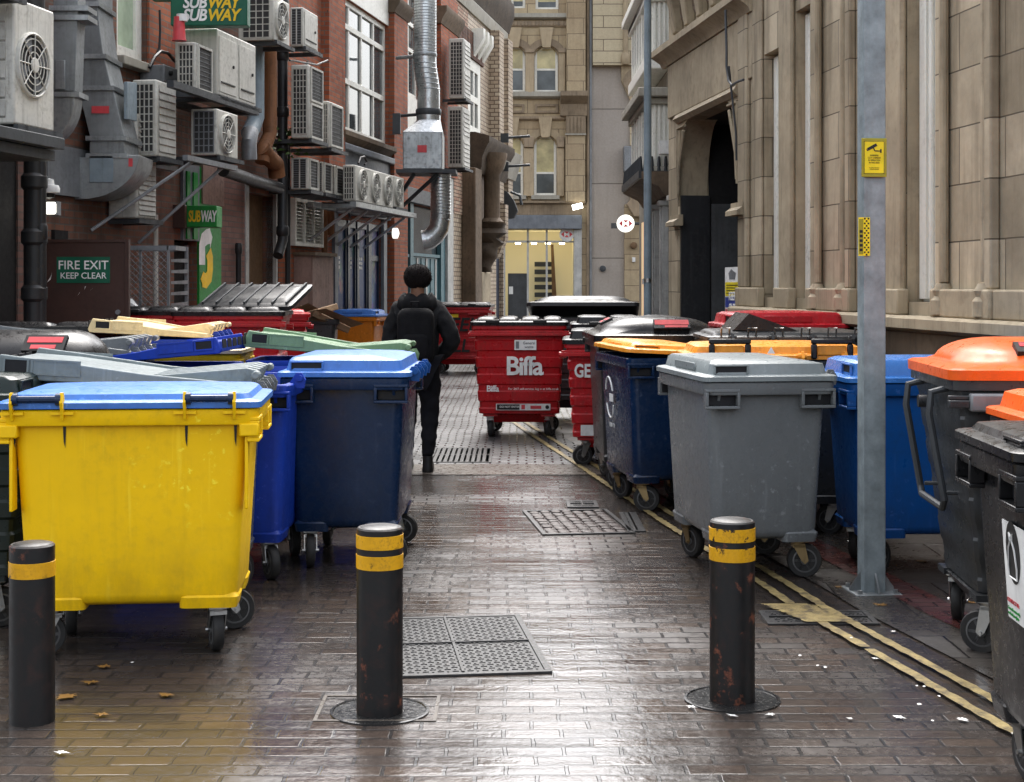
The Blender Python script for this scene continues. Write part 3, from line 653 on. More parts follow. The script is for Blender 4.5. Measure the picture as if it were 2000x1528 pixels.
mb=MB(); mb.box(hx(1221),hx(1229),-.5,0,hz(378),hz(340)).prism([(hx(1222),hz(400)),(hx(1240),hz(378)),(hx(1300),hz(370)),(hx(1300),hz(425)),(hx(1236),hz(425))],-.55,-.1,'y'); mb.build('scroll_bracket',M['stoneHd'],G,bev=.03)
MB().lathe([(.11,0),(.11,-.08),(.05,-.1)],(hx(1177),0,hz(525)),16,'y').build('wall_spotlight',M['steel'],G)
MB().lathe([(.12,0),(.12,-.14),(.09,-.16)],(hx(1237),-.1,hz(480)),16,'y').build('alarm_bell',M['tanwood'],G)
MB().box(hx(1234),hx(1240),-.2,-.1,hz(512),hz(503)).build('camera_box',M['label'],G)
sg=thing('round_sign','round glowing white bank sign with hexagon mark on a wall bracket','sign',HF.w(hx(1216),1.3,hz(440)))
MB().lathe([(.29,.05),(.30,.0),(.30,-.10),(.29,-.12)],(0,0,0),32,'y').build('disc',EMd,sg)
hexmark(sg,0,0,.23,-.125,M['labelred']); MB().tube([(.29,.0,0),(.62,.0,0)],.05,8).box(.6,.75,-.06,.12,-.14,.14).box(-.48,-.27,.02,.2,-.16,.02).build('bracket',M['steel'],sg)

# =================================================================== RIGHT, beyond the arch: white bay-windowed building
D=bld('bay_window_building','white painted bay window building behind the tall lamp post',BW)
bx=lambda px,d=0: BW.s(px,d); 
wall(BW,-32,-20.2,0,8.6,[],back=3).build('wall',M['stonelt'],D)
def bay(z0,z1,n0):
    a,b,dp=-29.6,-26.0,.30
    mb=MB().box(a,b,-dp,0,z0,z1); mb.build('bay',M['paintwhite'],D)
    mb=MB()
    for k in range(7): x=a+.2+(b-a-.3)*k/6; mb.box(x-.07,x+.07,-dp-.07,-dp,z0,z1)
    for k in range(4): y=-dp+.03+k*.085; mb.box(b,b+.05,y,y+.04,z0,z1)
    mb.build('bay_mullion',M['paintwhite'],D)
    mb=MB()
    for k in range(6): x=a+.2+(b-a-.3)*(k+.5)/6; mb.box(x-.17,x+.17,-dp-.02,-dp,z0+.25,z1-.2)
    mb.build('bay_glass',M['glass'],D)
    mb=MB()
    for z,h,o in ((z1,.12,.12),(z1+.12,.16,.25),(z0-.22,.22,.12)): mb.box(a-.1,b+o,-dp-o,0,z,z+h)
    mb.build('bay_cornice',M['stonelt'] if n0 else M['paintwhite'],D,bev=.02)
zb=lambda py: H+(HY-py)/F*26
bay(zb(112),zb(2),0); bay(zb(325),zb(205),1); bay(zb(-20),8.3,0)
mb=MB()
for k in range(16):
    x=-29.5+k*.24; mb.lathe([(.05,0),(.02,.3)],(x,-.5,zb(340)),5)
for k in range(4): mb.lathe([(.05,0),(.02,.3)],(-25.9,-.42+k*.12,zb(340)),5)
mb.box(-29.7,-25.7,-.55,0,zb(345)-.05,zb(345)+.08); mb.build('spiked_ledge',M['steel'],D)
moulding(D,'ground_cornice',-30,-25.6,zb(385),[(.1,0),(.2,.15),(.5,.3),(.5,.42)],M['stonedk'])
for x in (-29,-27.6,-26.2,-24.6,-22.6): MB().box(x,x+.22,-.12,0,0,zb(402)).box(x-.05,x+.27,-.18,0,zb(402),zb(392)).box(x+.07,x+.15,-.15,-.12,.1,zb(405)).build('shop_pilaster',M['paintltgrey'],D,bev=.01)
MB().box(-30.5,-29.3,-.08,0,0,zb(415)).build('lit_doorway',EM('lit_doorway_glow',(.9,.62,.36),.5),D)
MB().box(-28.6,-27.7,-.03,0,.3,zb(410)).box(-27.2,-26.3,-.03,0,.3,zb(410)).box(-25.8,-24.7,-.03,0,.3,zb(410)).build('shop_window',M['glass'],D)
MB().box(-25.75,-25.5,-.2,0,zb(305),zb(280)).build('white_box',M['label'],D)
# =================================================================== RIGHT: tan stone building with pilasters and the dark archway
E=bld('tan_stone_building','tan ashlar stone building with tall windows and a dark arched entrance',RW)
def rw(px,d=0.): return RW.s(px,d)
def rz(py,px,d=0.): return RW.z(py,RW.s(px,d),d)
zs=rz(606,1600); ZT=7.6; ztopw=rz(-60,1700)
W1=(rw(1842),rw(1771)); W2=(rw(1740),rw(1688)); W3=(rw(1592),rw(1553)); W4=(rw(1530),rw(1493)); AR=(rw(1447),rw(1327))
zh4=rz(92,1522); zh12=zh4+.9; zarch=rz(190,1440)+.0
REC=.19
holes=[(*W1,zs+.1,zh12),(*W2,zs+.1,zh12),(*W3,zs+.1,zh4+.25),(*W4,zs+.1,zh4),(*AR,.05,zarch)]
wall(RW,rw(2260),rw(1306),0,ZT,holes,rev=REC,back=5).build('wall',M['ashlar'],E)
for i,(a,b) in enumerate((W1,W2,W3,W4)):
    zt=(zh12,zh12,zh4+.25,zh4)[i]
    window(E,a,b,zs+.1,zt,REC-.06,1,[.62],M['paintwhite'],M['glass'],bar=.07,frame=.42,dep=.06)
    # deep timber sash box on the far side of the opening, seen edge on
    s_=min(a,b)
    mb=MB(); mb.box(s_+.02,s_+.14,.09,.13,zs+.12,zt-.03); mb.box(s_+.17,s_+.22,.10,.13,zs+.12,zt-.03); mb.build('window_lining',M['paintwhite'],E,bev=.008)
# smooth stone architraves round each opening (pilaster strips, colonnettes, plinths)
def strip(p0,p1,d,z0,z1,mat,name,bev=.015):
    MB().box(rw(p0),rw(p1),-d,0,z0,z1).build(name,mat,E,bev=bev)
for p0,p1 in ((1843,1853),(1940,1954)): strip(p0,p1,.07,zs+.2,ZT-.5,M['ashlar'],'pilaster_strip')
for p0,p1 in ((1594,1603),(1662,1672)): strip(p0,p1,.06,zs+.2,ZT-.5,M['ashlar'],'pilaster_strip')
for p in (1855,1938,1607,1658):
    MB().lathe([(.035,0),(.035,ZT-.6-zs)],(rw(p),-.045,zs+.25),10).build('colonnette',M['stone'],E)
    MB().lathe([(.085,0),(.085,.1),(.06,.13),(.075,.17),(.045,.22)],(rw(p),-.05,zs+.02),12).build('colonnette_base',M['stone'],E)
for p0,p1 in ((1738,1772),(1529,1554)):
    strip(p0,p1,.05,zs+.18,ZT-.5,M['stone'],'mullion_pier',.04)
    s0,s1=rw(p0),rw(p1); MB().box(s0,s1,.0,REC+.02,zs+.1,ZT-1).build('mullion_pier_side',M['stone'],E,loc=(0,.002,0))
for p0,p1,d in ((1840,1960,.10),(1590,1676,.09),(1732,1776,.10),(1449,1494,.08),(1526,1556,.09),(1960,2240,.08)):
    strip(p0,p1,d,zs,zs+.2,M['stone'],'plinth_block')
strip(1449,1466,.05,zs+.2,rz(25,1460),M['ashlar'],'pilaster_strip'); strip(1474,1492,.03,zs+.2,ZT-1,M['ashlar'],'pilaster_strip')
# sill course and dark plinth below
moulding(E,'sill_course',rw(2260),rw(1449),zs-.12,[(.10,0),(.16,.03),(.16,.10),(.12,.12)],M['stone'])
MB().box(rw(2260),rw(1449),-.06,0,zs-.36,zs-.12).build('plinth_band',M['stonedk'],E)
MB().box(rw(2260),rw(1449),-.03,0,0,zs-.36).build('dark_base',M['brickA'],E)
# cornice band above the archway with a carved frieze
zc=rz(128,1312)
moulding(E,'entablature',rw(1474),rw(1305)-.15,zc,[(.05,0),(.08,.06),(.2,.14),(.2,.22),(.08,.3)],M['stone'])
moulding(E,'cornice',rw(1474),rw(1305)-.3,zc+.95,[(.08,0),(.16,.1),(.34,.2),(.4,.34),(.2,.42)],M['stone'])
for k in range(6):
    x=rw(1470)+(rw(1312)-rw(1470))*(k+.1)/6
    MB().prism([(-.0,0),(-.10,0),(-.16,.35),(-.24,.62),(0,.62)],x-.1,x+.1,'x').build('frieze_bracket',M['stone'],E,loc=(0,0,zc+.31),bev=.02)
    if k<5:
        xx=x+(rw(1312)-rw(1470))/12
        MB().lathe([(.21,0),(.21,-.05),(.17,-.06),(.15,-.02),(.02,-.02)],(xx,0,zc+.63),24,'y').build('oculus',M['stonedk'],E)
MB().box(rw(1474),rw(1308),-.03,0,zarch+.12,zc).build('lintel_slab',M['stone'],E,bev=.02)
moulding(E,'arch_moulding',AR[0]+.0,AR[1],zarch,[(.04,0),(.09,.05),(.05,.11)],M['stone'])
# archway: curved corner spandrels, corbels, deep passage
def corner(s_edge,sgn,name):
    n=10; mb=MB(); w,hh=.55,1.05
    pts=[(s_edge+sgn*(w*(1-cos(pi/2*k/n))), zarch-hh+hh*sin(pi/2*k/n)) for k in range(n+1)]
    poly=[(s_edge,zarch-hh)]+pts[1:]+[(s_edge,zarch)]
    mb.prism(poly,-.02,.36,'y'); o=mb.build(name,M['stone'],E)
    q=MB(); t=.04
    for a,b in (((0.02,-hh+.1),(.02,-.06)),((.02,-.06),(.42,-.06)),((.05,-hh+.15),(.16,-.1)),((.36,-.12),(.08,-hh*.6))):
        q.tube([(s_edge+sgn*a[0],-.03,zarch+a[1]),(s_edge+sgn*b[0],-.03,zarch+b[1])],.022,6)
    q.build('spandrel_tracery',M['stone'],o)
sn,sf_=max(AR),min(AR)     # near edge has the larger s
corner(sn,-1,'arch_spandrel'); corner(sf_,1,'arch_spandrel')
for s_,sg in ((sn,-1),(sf_,1)):
    mb=MB(); mb.prism([(0,0),(-.12,0),(-.12,.05),(-.06,.09),(-.06,.14),(0,.14)],s_-.2 if sg<0 else s_-.28,s_+.28 if sg<0 else s_+.2,'x'); mb.build('arch_impost',M['stone'],E,loc=(0,0,zarch-1.30))
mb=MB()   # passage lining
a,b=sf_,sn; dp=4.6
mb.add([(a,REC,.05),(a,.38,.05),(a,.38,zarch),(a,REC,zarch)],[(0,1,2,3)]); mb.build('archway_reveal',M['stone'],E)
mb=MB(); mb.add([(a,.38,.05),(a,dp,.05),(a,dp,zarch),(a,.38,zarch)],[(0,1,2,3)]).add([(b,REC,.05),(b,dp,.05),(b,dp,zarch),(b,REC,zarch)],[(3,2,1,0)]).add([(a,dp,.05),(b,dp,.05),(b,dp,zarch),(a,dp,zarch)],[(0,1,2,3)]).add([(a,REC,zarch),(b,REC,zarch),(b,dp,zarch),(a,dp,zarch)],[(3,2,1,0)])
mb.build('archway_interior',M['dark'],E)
# hoardings inside the arch
zb1=rz(385,1350,-.2); 
hb=thing('hoarding','tall black sheet hoarding on the far side of the dark archway','hoarding',RW.w(sf_+.01,-.01,.004),RW.a)
MB().box(0,.05,0,.37,0,zb1).build('board',M['board'],hb)
hg=thing('hoarding','dark grey panelled hoarding with chalky graffiti closing the archway','hoarding',RW.w(sf_+.05,-.40,.004),RW.a)
zg=rz(412,1330,-.4)
MB().box(.0,.04,0,.33,0,zg).box(.005,.045,.335,1.1,0,zg+.02).build('board',M['boardgrey'],hg)
q=MB(); w0=M['label']
def curve(pts): 
    q.tube([(-.006,-x-.93,z) for x,z in pts],.008,5)
curve([(-1.06+.05*cos(t*.5+.6),1.75+.28*sin(t*.5+.6)) for t in range(13)]); curve([(-1.07+.06*cos(t*.5),1.25+.30*sin(t*.5)) for t in range(13)])
curve([(-1.18,2.4),(-1.2,1.8),(-1.16,1.1)]); curve([(-1.25,2.5),(-1.24,1.9)]); curve([(-.98,2.2),(-.99,1.7),(-.96,1.0)])
q.build('graffiti',M['boardgrey'] if 0 else M['greysteel'],hg)
gt=thing('iron_gate','dark iron bar gate high inside the archway','gate',RW.w(sn,-1.6,.004),RW.a)
q=MB()
for k in range(18): q.tube([(-.1-k*.16,0,0),(-.1-k*.16,0,zarch-.35)],.016,6)
q.box(-3.0,-.05,-.02,.02,2.3,2.36).box(-3.0,-.05,-.02,.02,.2,.26); q.build('bars',M['steel'],gt)
# warning notices on the hoarding
nt_=thing('notice_board','tall notice board with yellow and blue safety signs at the arch side','sign',RW.w(rw(1446,.03)-.0,.03,0),RW.a)
x1=0.0; x0=rw(1416,.03)-rw(1446,.03)
zn0,zn1=rz(640,1430,.03),rz(522,1430,.03)
MB().box(x0,x1,0,.02,zn0,zn1).build('panel',M['label'],nt_)
hh=zn1-zn0; xm=(x0+x1)/2; ww=abs(x0-x1)
MB().box(x0+.02,x1-.02,-.003,0,zn0+hh*.52,zn0+hh*.75).build('yellow_sign',M['signyel'],nt_)
bs_=PM('sign_blue',(.02,.04,.25),.4,dirt=.1,streak=0); bl=MB().box(x0+.02,x1-.02,-.003,0,zn0+hh*.33,zn0+hh*.50).build('blue_sign',bs_,nt_)
text('lettering','KEEP\nOUT',.13,M['white'],bl,(xm,-.005,zn0+hh*.415),bold=.02)
MB().box(x0+.02,x1-.02,-.003,0,zn0+hh*.03,zn0+hh*.30).build('red_sign',M['labelred'],nt_)
q=MB()
for k in range(4): q.box(x0+.06,x1-.06,-.005,-.003,zn0+hh*(.07+.06*k),zn0+hh*(.085+.06*k))
for k in range(4): q.box(x0+.08,x1-.08,-.005,-.003,zn0+hh*(.56+.045*k),zn0+hh*(.573+.045*k))
q.build('lettering',M['ink'],nt_)
q=MB(); q.prism([(xm-.12,zn0+hh*.8),(xm+.1,zn0+hh*.8),(xm+.14,zn0+hh*.9),(xm-.05,zn0+hh*.97),(xm-.16,zn0+hh*.9)],-.003,0,'y'); q.build('picture',M['greysteel'],nt_)
# cable hanging from the cornice
cb=thing('hanging_cable','loose black cable hanging from the cornice across the archway','cable',RW.w(rw(1418,.2),.2,0),RW.a)
pts=[(rw(px,.2)-rw(1418,.2),0,rz(py,px,.2)) for px,py in ((1417,20),(1418,60),(1419,100),(1419,130),(1423,158),(1430,167),(1440,160),(1452,156))]
MB().tube(pts,.014,6).tube([(0.04,0.02,pts[3][2]),(.03,.1,pts[3][2]-.7),(-.02,.12,pts[3][2]-1.0)],.012,6).build('cable',M['acgrille'] if 0 else M['steel'],cb)

# =================================================================== street furniture on the right
lp=thing('lamp_post','slim tall grey lamp post before the white bay windows','lamp post',(xat(1265,18.8),18.8,0))
MB().lathe([(.075,0),(.075,.9),(.052,1.0),(.045,6.8)],(0,0,0),14).build('pole',M['bluepipe'],lp)
MB().lathe([(.055,0),(.055,.05)],(0,0,zat(552,18.8)),14).box(-.07,-.04,-.02,.02,zat(548,18.8)-.05,zat(548,18.8)+.02).build('clamp_band',M['zinc'],lp)

X,Y=gp(1702,1158)
ps=thing('steel_post','galvanised square steel post bolted to the pavement with yellow camera signs','post',(X,Y,0),R(6))
w=.062
MB().loft([rr(w,w,.014,.0,3),rr(w,w,.014,5.2,3)]).box(-w-.002,-w+.012,-w-.002,-w,0,5.2).build('post',M['galvpost'],ps)
MB().box(-.13,.13,-.13,.13,.002,.016).build('base_plate',M['galvdark'],ps,bev=.004)
for a in range(4):
    c,s_=cos(a*pi/2),sin(a*pi/2)
    p=[(w,.016),(.125,.016),(.125,.03),(w,.12)]
    v=[]
    for t in (-.005,.005):
        v+=[(x*c-t*s_, x*s_+t*c, z) for x,z in p]
    MB().add(v,[(0,1,2,3),(4,5,6,7),(0,1,5,4),(1,2,6,5),(2,3,7,6),(3,0,4,7)]).build('gusset',M['galv'],ps)
for a,b in ((1,1),(1,-1),(-1,1),(-1,-1)): MB().lathe([(.014,0),(.014,.02)],(a*.1,b*.1,.016),6).build('bolt',M['galv'],ps)
def cctv(nm,lab,px0,px1,py0,py1,turn):
    z0,z1=zat(py1,Y-.08),zat(py0,Y-.08); wd=(px1-px0)/F*(Y-.08); hh=z1-z0
    xw=xat((px0+px1)/2,Y-.08)
    sg=thing(nm,lab,'sign',(xw,Y-.078-.0,z0),R(6))
    MB().box(-wd/2,wd/2,0,.004,0,hh).build('plate',M['signyel2'],sg,bev=.002)
    MB().box(-wd*.39,wd*.39,-.0015,0,hh*.09,hh*.92).build('face',M['signyel'],sg)
    q=MB()
    n=26
    for k in range(n):    # stamp-like dashed border
        zz=hh*.09+hh*.83*k/n
        for x in (-.385,.385): q.box(wd*x-.0016,wd*x+.0016,-.0025,-.0015,zz,zz+hh*.83/n*.5)
    for k in range(18):
        xx=-wd*.39+wd*.78*k/18
        for zf in (.095,.915): q.box(xx,xx+wd*.78/18*.5,-.0025,-.0015,hh*zf-.0016,hh*zf+.0016)
    q.build('border',M['ink'],sg)
    q=MB()
    a=R(28); cx,cz=-wd*.08,hh*.77; L,T=wd*.20,hh*.038
    q.prism([(cx+x*cos(a)-z*sin(a),cz+x*sin(a)+z*cos(a)) for x,z in ((-L,-T),(L,-T),(L,T),(-L,T))],-.003,-.0015,'y')
    q.prism([(cx+x*cos(a)-z*sin(a),cz+x*sin(a)+z*cos(a)) for x,z in ((-L*1.25,-T*.8),(-L*1.05,-T*.8),(-L*1.05,T*.5),(-L*1.25,T*.5))],-.003,-.0015,'y')
    def bar(x0,z0,x1,z1,t):
        dx,dz=x1-x0,z1-z0; l=sqrt(dx*dx+dz*dz); nx,nz=-dz/l*t,dx/l*t
        q.prism([(x0+nx,z0+nz),(x1+nx,z1+nz),(x1-nx,z1-nz),(x0-nx,z0-nz)],-.003,-.0015,'y')
    bar(cx+wd*.05,cz-hh*.02,cx+wd*.1,cz-hh*.10,.003); bar(cx+wd*.1,cz-hh*.10,cx+wd*.34,cz-hh*.10,.003); bar(cx+wd*.34,cz-hh*.15,cx+wd*.34,cz-hh*.05,.004)
    q.build('camera_symbol',M['ink'],sg)
    text('lettering','WARNING\nCCTV CAMERAS\nIN OPERATION\nIN THIS AREA',hh*.062,M['ink'],sg,(0,-.0025,hh*.46),ext=.0004,sx=.75)
    text('lettering','For further information\ncontact the operator',hh*.036,M['ink'],sg,(0,-.0025,hh*.22),ext=.0004,sx=.8)
    if turn:
        pass
    return sg
cctv('warning_sign','yellow camera warning sign facing the street on the steel post',1682,1733,270,346,0)
s2=thing('warning_sign','small chequered yellow sign wrapped on the left edge of the steel post','sign',(xat(1688,Y-.08),Y-.082,zat(500,Y-.08)),R(6))
hh=zat(425,Y-.08)-zat(500,Y-.08)
MB().box(-.032,.032,0,.004,0,hh).build('plate',M['signyel'],s2)
MB().box(-.030,-.006,-.0015,0,.008,hh-.008).build('strip',M['signyel2'],s2)
q=MB()
for k in range(16):
    for j in range(3):
        if (k+j)%2: q.box(-.002+j*.010,.007+j*.010,-.0015,0,hh*k/16+.002,hh*(k+1)/16-.002)
q.build('checks',M['ink'],s2)
q=MB()
for k in range(5): q.box(-.027,-.010,-.0025,-.0015,hh*(.12+.12*k),hh*(.19+.12*k))
q.build('lettering',M['ink'],s2)

# bollards
M['collar']=PM('wet_dark_collar',(.018,.018,.018),.22,var=.5,scale=8,dirt=.6,streak=0,bmp=.4,bscale=40)
M['bollard']=PM('bollard_black',(.006,.006,.0065),.45,var=.3,dirt=.3,streak=.06,spec=.35,dcol=(.08,.03,.02),bmp=.2,bscale=40)
M['reflect']=PM('reflective_yellow',(.66,.34,.012),.35,var=.15,scale=12,dirt=.7,streak=.1,dcol=(.10,.045,.02))
CHIP(M['reflect'],(.02,.015,.012),14,.60,.63); CHIP(M['bollard'],(.17,.055,.03),8,.57,.64,.9)
def bollard(px,py,h,r,rings,label,lean=0,collar=True):
    x,y=gp(px,py); y+=r*.9
    b=thing('bollard',label,'bollard',(x,y,0),0,'bollards across the alley mouth')
    MB().lathe([(r,0),(r,h-.006),(r-.007,h)],(0,0,0),40).lathe([(r-.014,h+.0),(r-.022,h+.004)],(0,0,0),40).build('post',M['bollard'],b)
    for z0,z1 in rings: MB().lathe([(r,z0),(r+.0022,z0+.001),(r+.0022,z1-.001),(r,z1)],(0,0,0),40,caps=False).build('reflective_band',M['reflect'],b)
    if collar:
        MB().lathe([(r+.105,.0),(r+.105,.006),(r+.094,.007),(r+.091,.003),(r+.004,.003),(r+.004,.0)],(0,0,0),40,caps=False).build('ground_collar',M['collar'],b)
    b.rotation_euler=(0,R(lean),0); return b
bollard(738,1402,.735,.092,[(.655,.708),(.575,.63)],'middle black bollard with two yellow bands before the metal cover')
bollard(1436,1378,.735,.092,[(.655,.708),(.575,.63)],'black bollard with two yellow bands before the grey lidded bin')
bollard(50,1420,.69,.086,[(.565,.625)],'black bollard with a single yellow band before the yellow bin',0,False)

# =================================================================== GROUND
def sheet(name,poly,z,mat,kind='structure',sub=None):
    mb=MB(); mb.add([(x,y,z) for x,y in poly],[tuple(range(len(poly)))]); o=mb.build(name,mat); 
    if kind: o['kind']=kind
    return o
sheet('ground',[(-60,-8),(60,-8),(60,120),(-60,120)],0,M['pave'])
sheet('road',[(-6.2,13.75),(1.55,13.75),(1.2,60),(-6,60)],.004,M['setts'])
# kerb-stone band across the alley and the pavement on the right
sheet('crossing_strip',[(-5.4,13.15),(1.75,13.15),(1.75,13.9),(-5.4,13.9)],.0065,M['kerb'])
def lane(pts): return [gp(*p) for p in pts]
inner=lane([(1990,1443),(1560,1195),(1495,1150),(1290,1020),(1120,905),(1048,858),(1000,825)])
pav=[(inner[0][0]+.35,2.0)]+[(x+.32,y) for x,y in inner]+[(4.5,19),(6,2.0)]
sheet('pavement',pav,.0085,M['asphalt'])
red=[(x+.62,y) for x,y in inner]; sheet('red_block_strip',[(inner[0][0]+.9,3.0)]+red+[(x+.22,y) for x,y in reversed(red)]+[(inner[0][0]+1.12,3.0)],.0125,M['redpave'])
random.seed(11)
def yellow_line(off,name):
    P=[(inner[0][0]+(inner[0][0]-inner[1][0])*.8,inner[0][1]+(inner[0][1]-inner[1][1])*.8)]+inner
    L=[];Rr=[]
    pts=[]
    for a,b in zip(P[:-1],P[1:]):
        n=max(2,int(sqrt((a[0]-b[0])**2+(a[1]-b[1])**2)/.045))
        pts+=[(a[0]+(b[0]-a[0])*k/n,a[1]+(b[1]-a[1])*k/n) for k in range(n)]
    mb=MB(); prev=None
    for x,y in pts:
        j1,j2=random.uniform(-.006,.006),random.uniform(-.006,.006)
        cur=((x+off-.026+j1,y,.0165),(x+off+.026+j2,y,.0165))
        if prev and random.random()>.012: mb.add([prev[0],prev[1],cur[1],cur[0]],[(0,1,2,3)])
        prev=cur
    o=mb.build(name,M['road_yellow']); o['kind']='structure'; return o
yellow_line(0,'road_marking'); yellow_line(.15,'road_marking')
# yellow paint slopped over a cover where the lines cross it
mb=MB(); x,y=gp(1585,1204); random.seed(5)
for k in range(26):
    yy=y-.20+k*.016; a=x-.13-.02*random.random()-(k-13)*.006; mb.add([(a,yy,.0195),(a+.22+.05*random.random(),yy,.0195),(a+.22+.05*random.random(),yy+.0135,.0195),(a-.02*random.random(),yy+.0135,.0195)],[(0,1,2,3)])
o=mb.build('road_marking',M['road_yellow']); o['kind']='structure'
M['redcob']=PM('wet_cobbles',(.05,.035,.032),.55,var=.5,scale=9,dirt=.6,streak=0,bmp=.5,bscale=40,dcol=(.02,.02,.02))
# covers and gratings
def frame_sheet(mb,x0,x1,y0,y1,z,t):
    mb.box(x0,x1,y0,y0+t,0,z).box(x0,x1,y1-t,y1,0,z).box(x0,x0+t,y0+t,y1-t,0,z).box(x1-t,x1,y0+t,y1-t,0,z)
def cover(name,label,px0,px1,py0,py1,style,rz=0):
    ax,ay=gp(px0,py1); bx_,by=gp(px1,py1); _,y1=gp(px0,py0); wd=bx_-ax; dp=y1-ay
    c=thing(name,label,'cover',(ax+wd/2,ay+dp/2,.0),rz)
    w2,d2=wd/2,dp/2
    f=MB(); frame_sheet(f,-w2,w2,-d2,d2,.011,.03); f.build('frame',M['iron'],c,bev=.002)
    if style=='tread':
        m=MB(); m.box(-w2+.032,w2-.032,-d2+.032,d2-.032,0,.007)
        nx,ny=int(wd/.034),int(dp/.034)
        for i in range(nx-1):
            for j in range(ny-1):
                x=-w2+.05+i*(wd-.09)/(nx-1); y=-d2+.05+j*(dp-.09)/(ny-1)
                if (i+j)%2: m.box(x,x+.027,y+.008,y+.017,.007,.0105)
                else: m.box(x+.008,x+.017,y,y+.026,.007,.0105)
        m.build('plate',M['iron'],c)
        m=MB(); m.box(-.006,.006,-d2+.03,d2-.03,.0072,.0165).box(-w2+.03,w2-.03,-.006,.006,.0072,.0165); m.build('joint',M['iron'],c)
    elif style=='bars':
        m=MB(); m.box(-w2+.03,w2-.03,-d2+.03,d2-.03,0,.004); n=int(wd/.06)
        m.build('pit',M['ink'],c); m=MB()
        for k in range(n): x=-w2+.04+k*(wd-.08)/n; m.box(x,x+.034,-d2+.03,d2-.03,.004,.012)
        m.box(-w2+.03,w2-.03,-.02,.02,.0045,.0115); m.build('bars',M['iron'],c)
    else:   # cobbled infill
        m=MB(); random.seed(9); n=int(wd/.085); k2=int(dp/.085)
        for i in range(n):
            for j in range(k2):
                x=-w2+.04+i*(wd-.08)/n; y=-d2+.04+j*(dp-.08)/k2; h=random.uniform(.003,.012)
                m.loft([rr(.034,.034,.012,.0,2,x+.04,y+.04),rr(.032,.032,.012,h,2,x+.04,y+.04),rr(.018,.018,.008,h+.005,2,x+.04,y+.04)])
        m.build('cobble_infill',M['redcob'],c); 
    return c
cover('manhole_cover','large rectangular treaded metal cover in the paving behind the middle bollard',700,1050,1207,1322,'tread',R(7))
cover('manhole_cover','rectangular cobble-filled cover in the middle of the alley floor',1040,1225,998,1045,'cobble',R(7))
cover('drain_grating','slotted drain grating across the alley beyond the dark blue bin',835,960,877,905,'bars')
cover('drain_grating','narrow slotted gully grating beside the cobble-filled cover',1226,1262,1003,1040,'bars')
cover('drain_grating','small iron gully grating crossed by the double yellow lines',1500,1720,1196,1222,'tread')
cover('manhole_cover','small iron cover near the wheels of the orange lidded dark blue bin',1108,1170,980,993,'tread')
mb=MB(); x,y=gp(735,1398)
pl=thing('cover_surround','stone slab surround let into the paving round the middle bollard','paving slab',(x,y+.08,0))
m=MB(); frame_sheet(m,-.24,.24,-.16,.2,.004,.014); m.build('slab_edge',M['kerb'],pl)
# =================================================================== WHEELED BINS
def castor(parent,x,y,ang,zt,r=.1,forkmat=None):
    """swivel castor: plate and fork (part) > tyre, hub (sub-parts); touches the ground at z=0"""
    fm=forkmat or M['zinc']; c,s=cos(ang),sin(ang); off=.035
    def T(px,py,pz): return (x+px*c-py*s, y+px*s+py*c, pz)
    mb=MB()
    def bx(x0,x1,y0,y1,z0,z1):
        vs=[T(*p) for p in [(x0,y0,z0),(x1,y0,z0),(x1,y1,z0),(x0,y1,z0),(x0,y0,z1),(x1,y0,z1),(x1,y1,z1),(x0,y1,z1)]]
        mb.add(vs,[(0,3,2,1),(4,5,6,7),(0,1,5,4),(1,2,6,5),(2,3,7,6),(3,0,4,7)])
    bx(-.055,.055,-.045,.045,zt-.012,zt)
    mb.lathe([(.042,zt-.028),(.045,zt-.012)],(x,y,0),12)
    for sy in (-1,1):
        pl=[(-.035,zt-.03),(.035,zt-.03),(off+.02,r),(off,r-.018),(off-.02,r)]
        v=[T(px,sy*.034,pz) for px,pz in pl]+[T(px,sy*.039,pz) for px,pz in pl]; n=len(pl)
        mb.add(v,[tuple(range(n)),tuple(reversed(range(n,2*n)))]+[(i,(i+1)%n,n+(i+1)%n,n+i) for i in range(n)])
    bx(-.035,.035,-.039,.039,zt-.045,zt-.026)
    ax=[T(off,-.05,r),T(off,.05,r)]; mb.tube(ax,.009,8)
    f=mb.build('castor',fm,parent)
    def wheel(prof,nm,mat):
        m2=MB(); rings=[]; n=24
        for rad,h in prof: rings.append([T(off+rad*cos(2*pi*j/n),h,r+rad*sin(2*pi*j/n)) for j in range(n)])
        m2.loft(rings,True,True); return m2.build(nm,mat,f)
    wheel([(r*.70,-.024),(r*.94,-.024),(r,-.014),(r,.014),(r*.94,.024),(r*.70,.024)],'tyre',M['rubber'])
    m2=MB(); n=24
    for sg in (-1,1):
        rings=[[T(off+rad*cos(2*pi*j/n),sg*h,r+rad*sin(2*pi*j/n)) for j in range(n)] for rad,h in ((r*.70,.0245),(r*.62,.027),(r*.6,.017),(r*.25,.019),(r*.22,.03),(.01,.03))]
        m2.loft(rings,False,True)
        for k in range(6):
            a=2*pi*k/6; d=(cos(a),sin(a)); q=(-sin(a),cos(a)); rr_=[]
            v=[]
            for h in (.018,.024):
                for u,w in ((.2,-.007),(.63,-.007),(.63,.007),(.2,.007)): v.append(T(off+r*u*d[0]+w*q[0],sg*h,r+r*u*d[1]+w*q[1]))
            m2.add(v,[(4,5,6,7),(0,1,5,4),(2,3,7,6)])
    m2.build('hub',M['hub'],f); return f

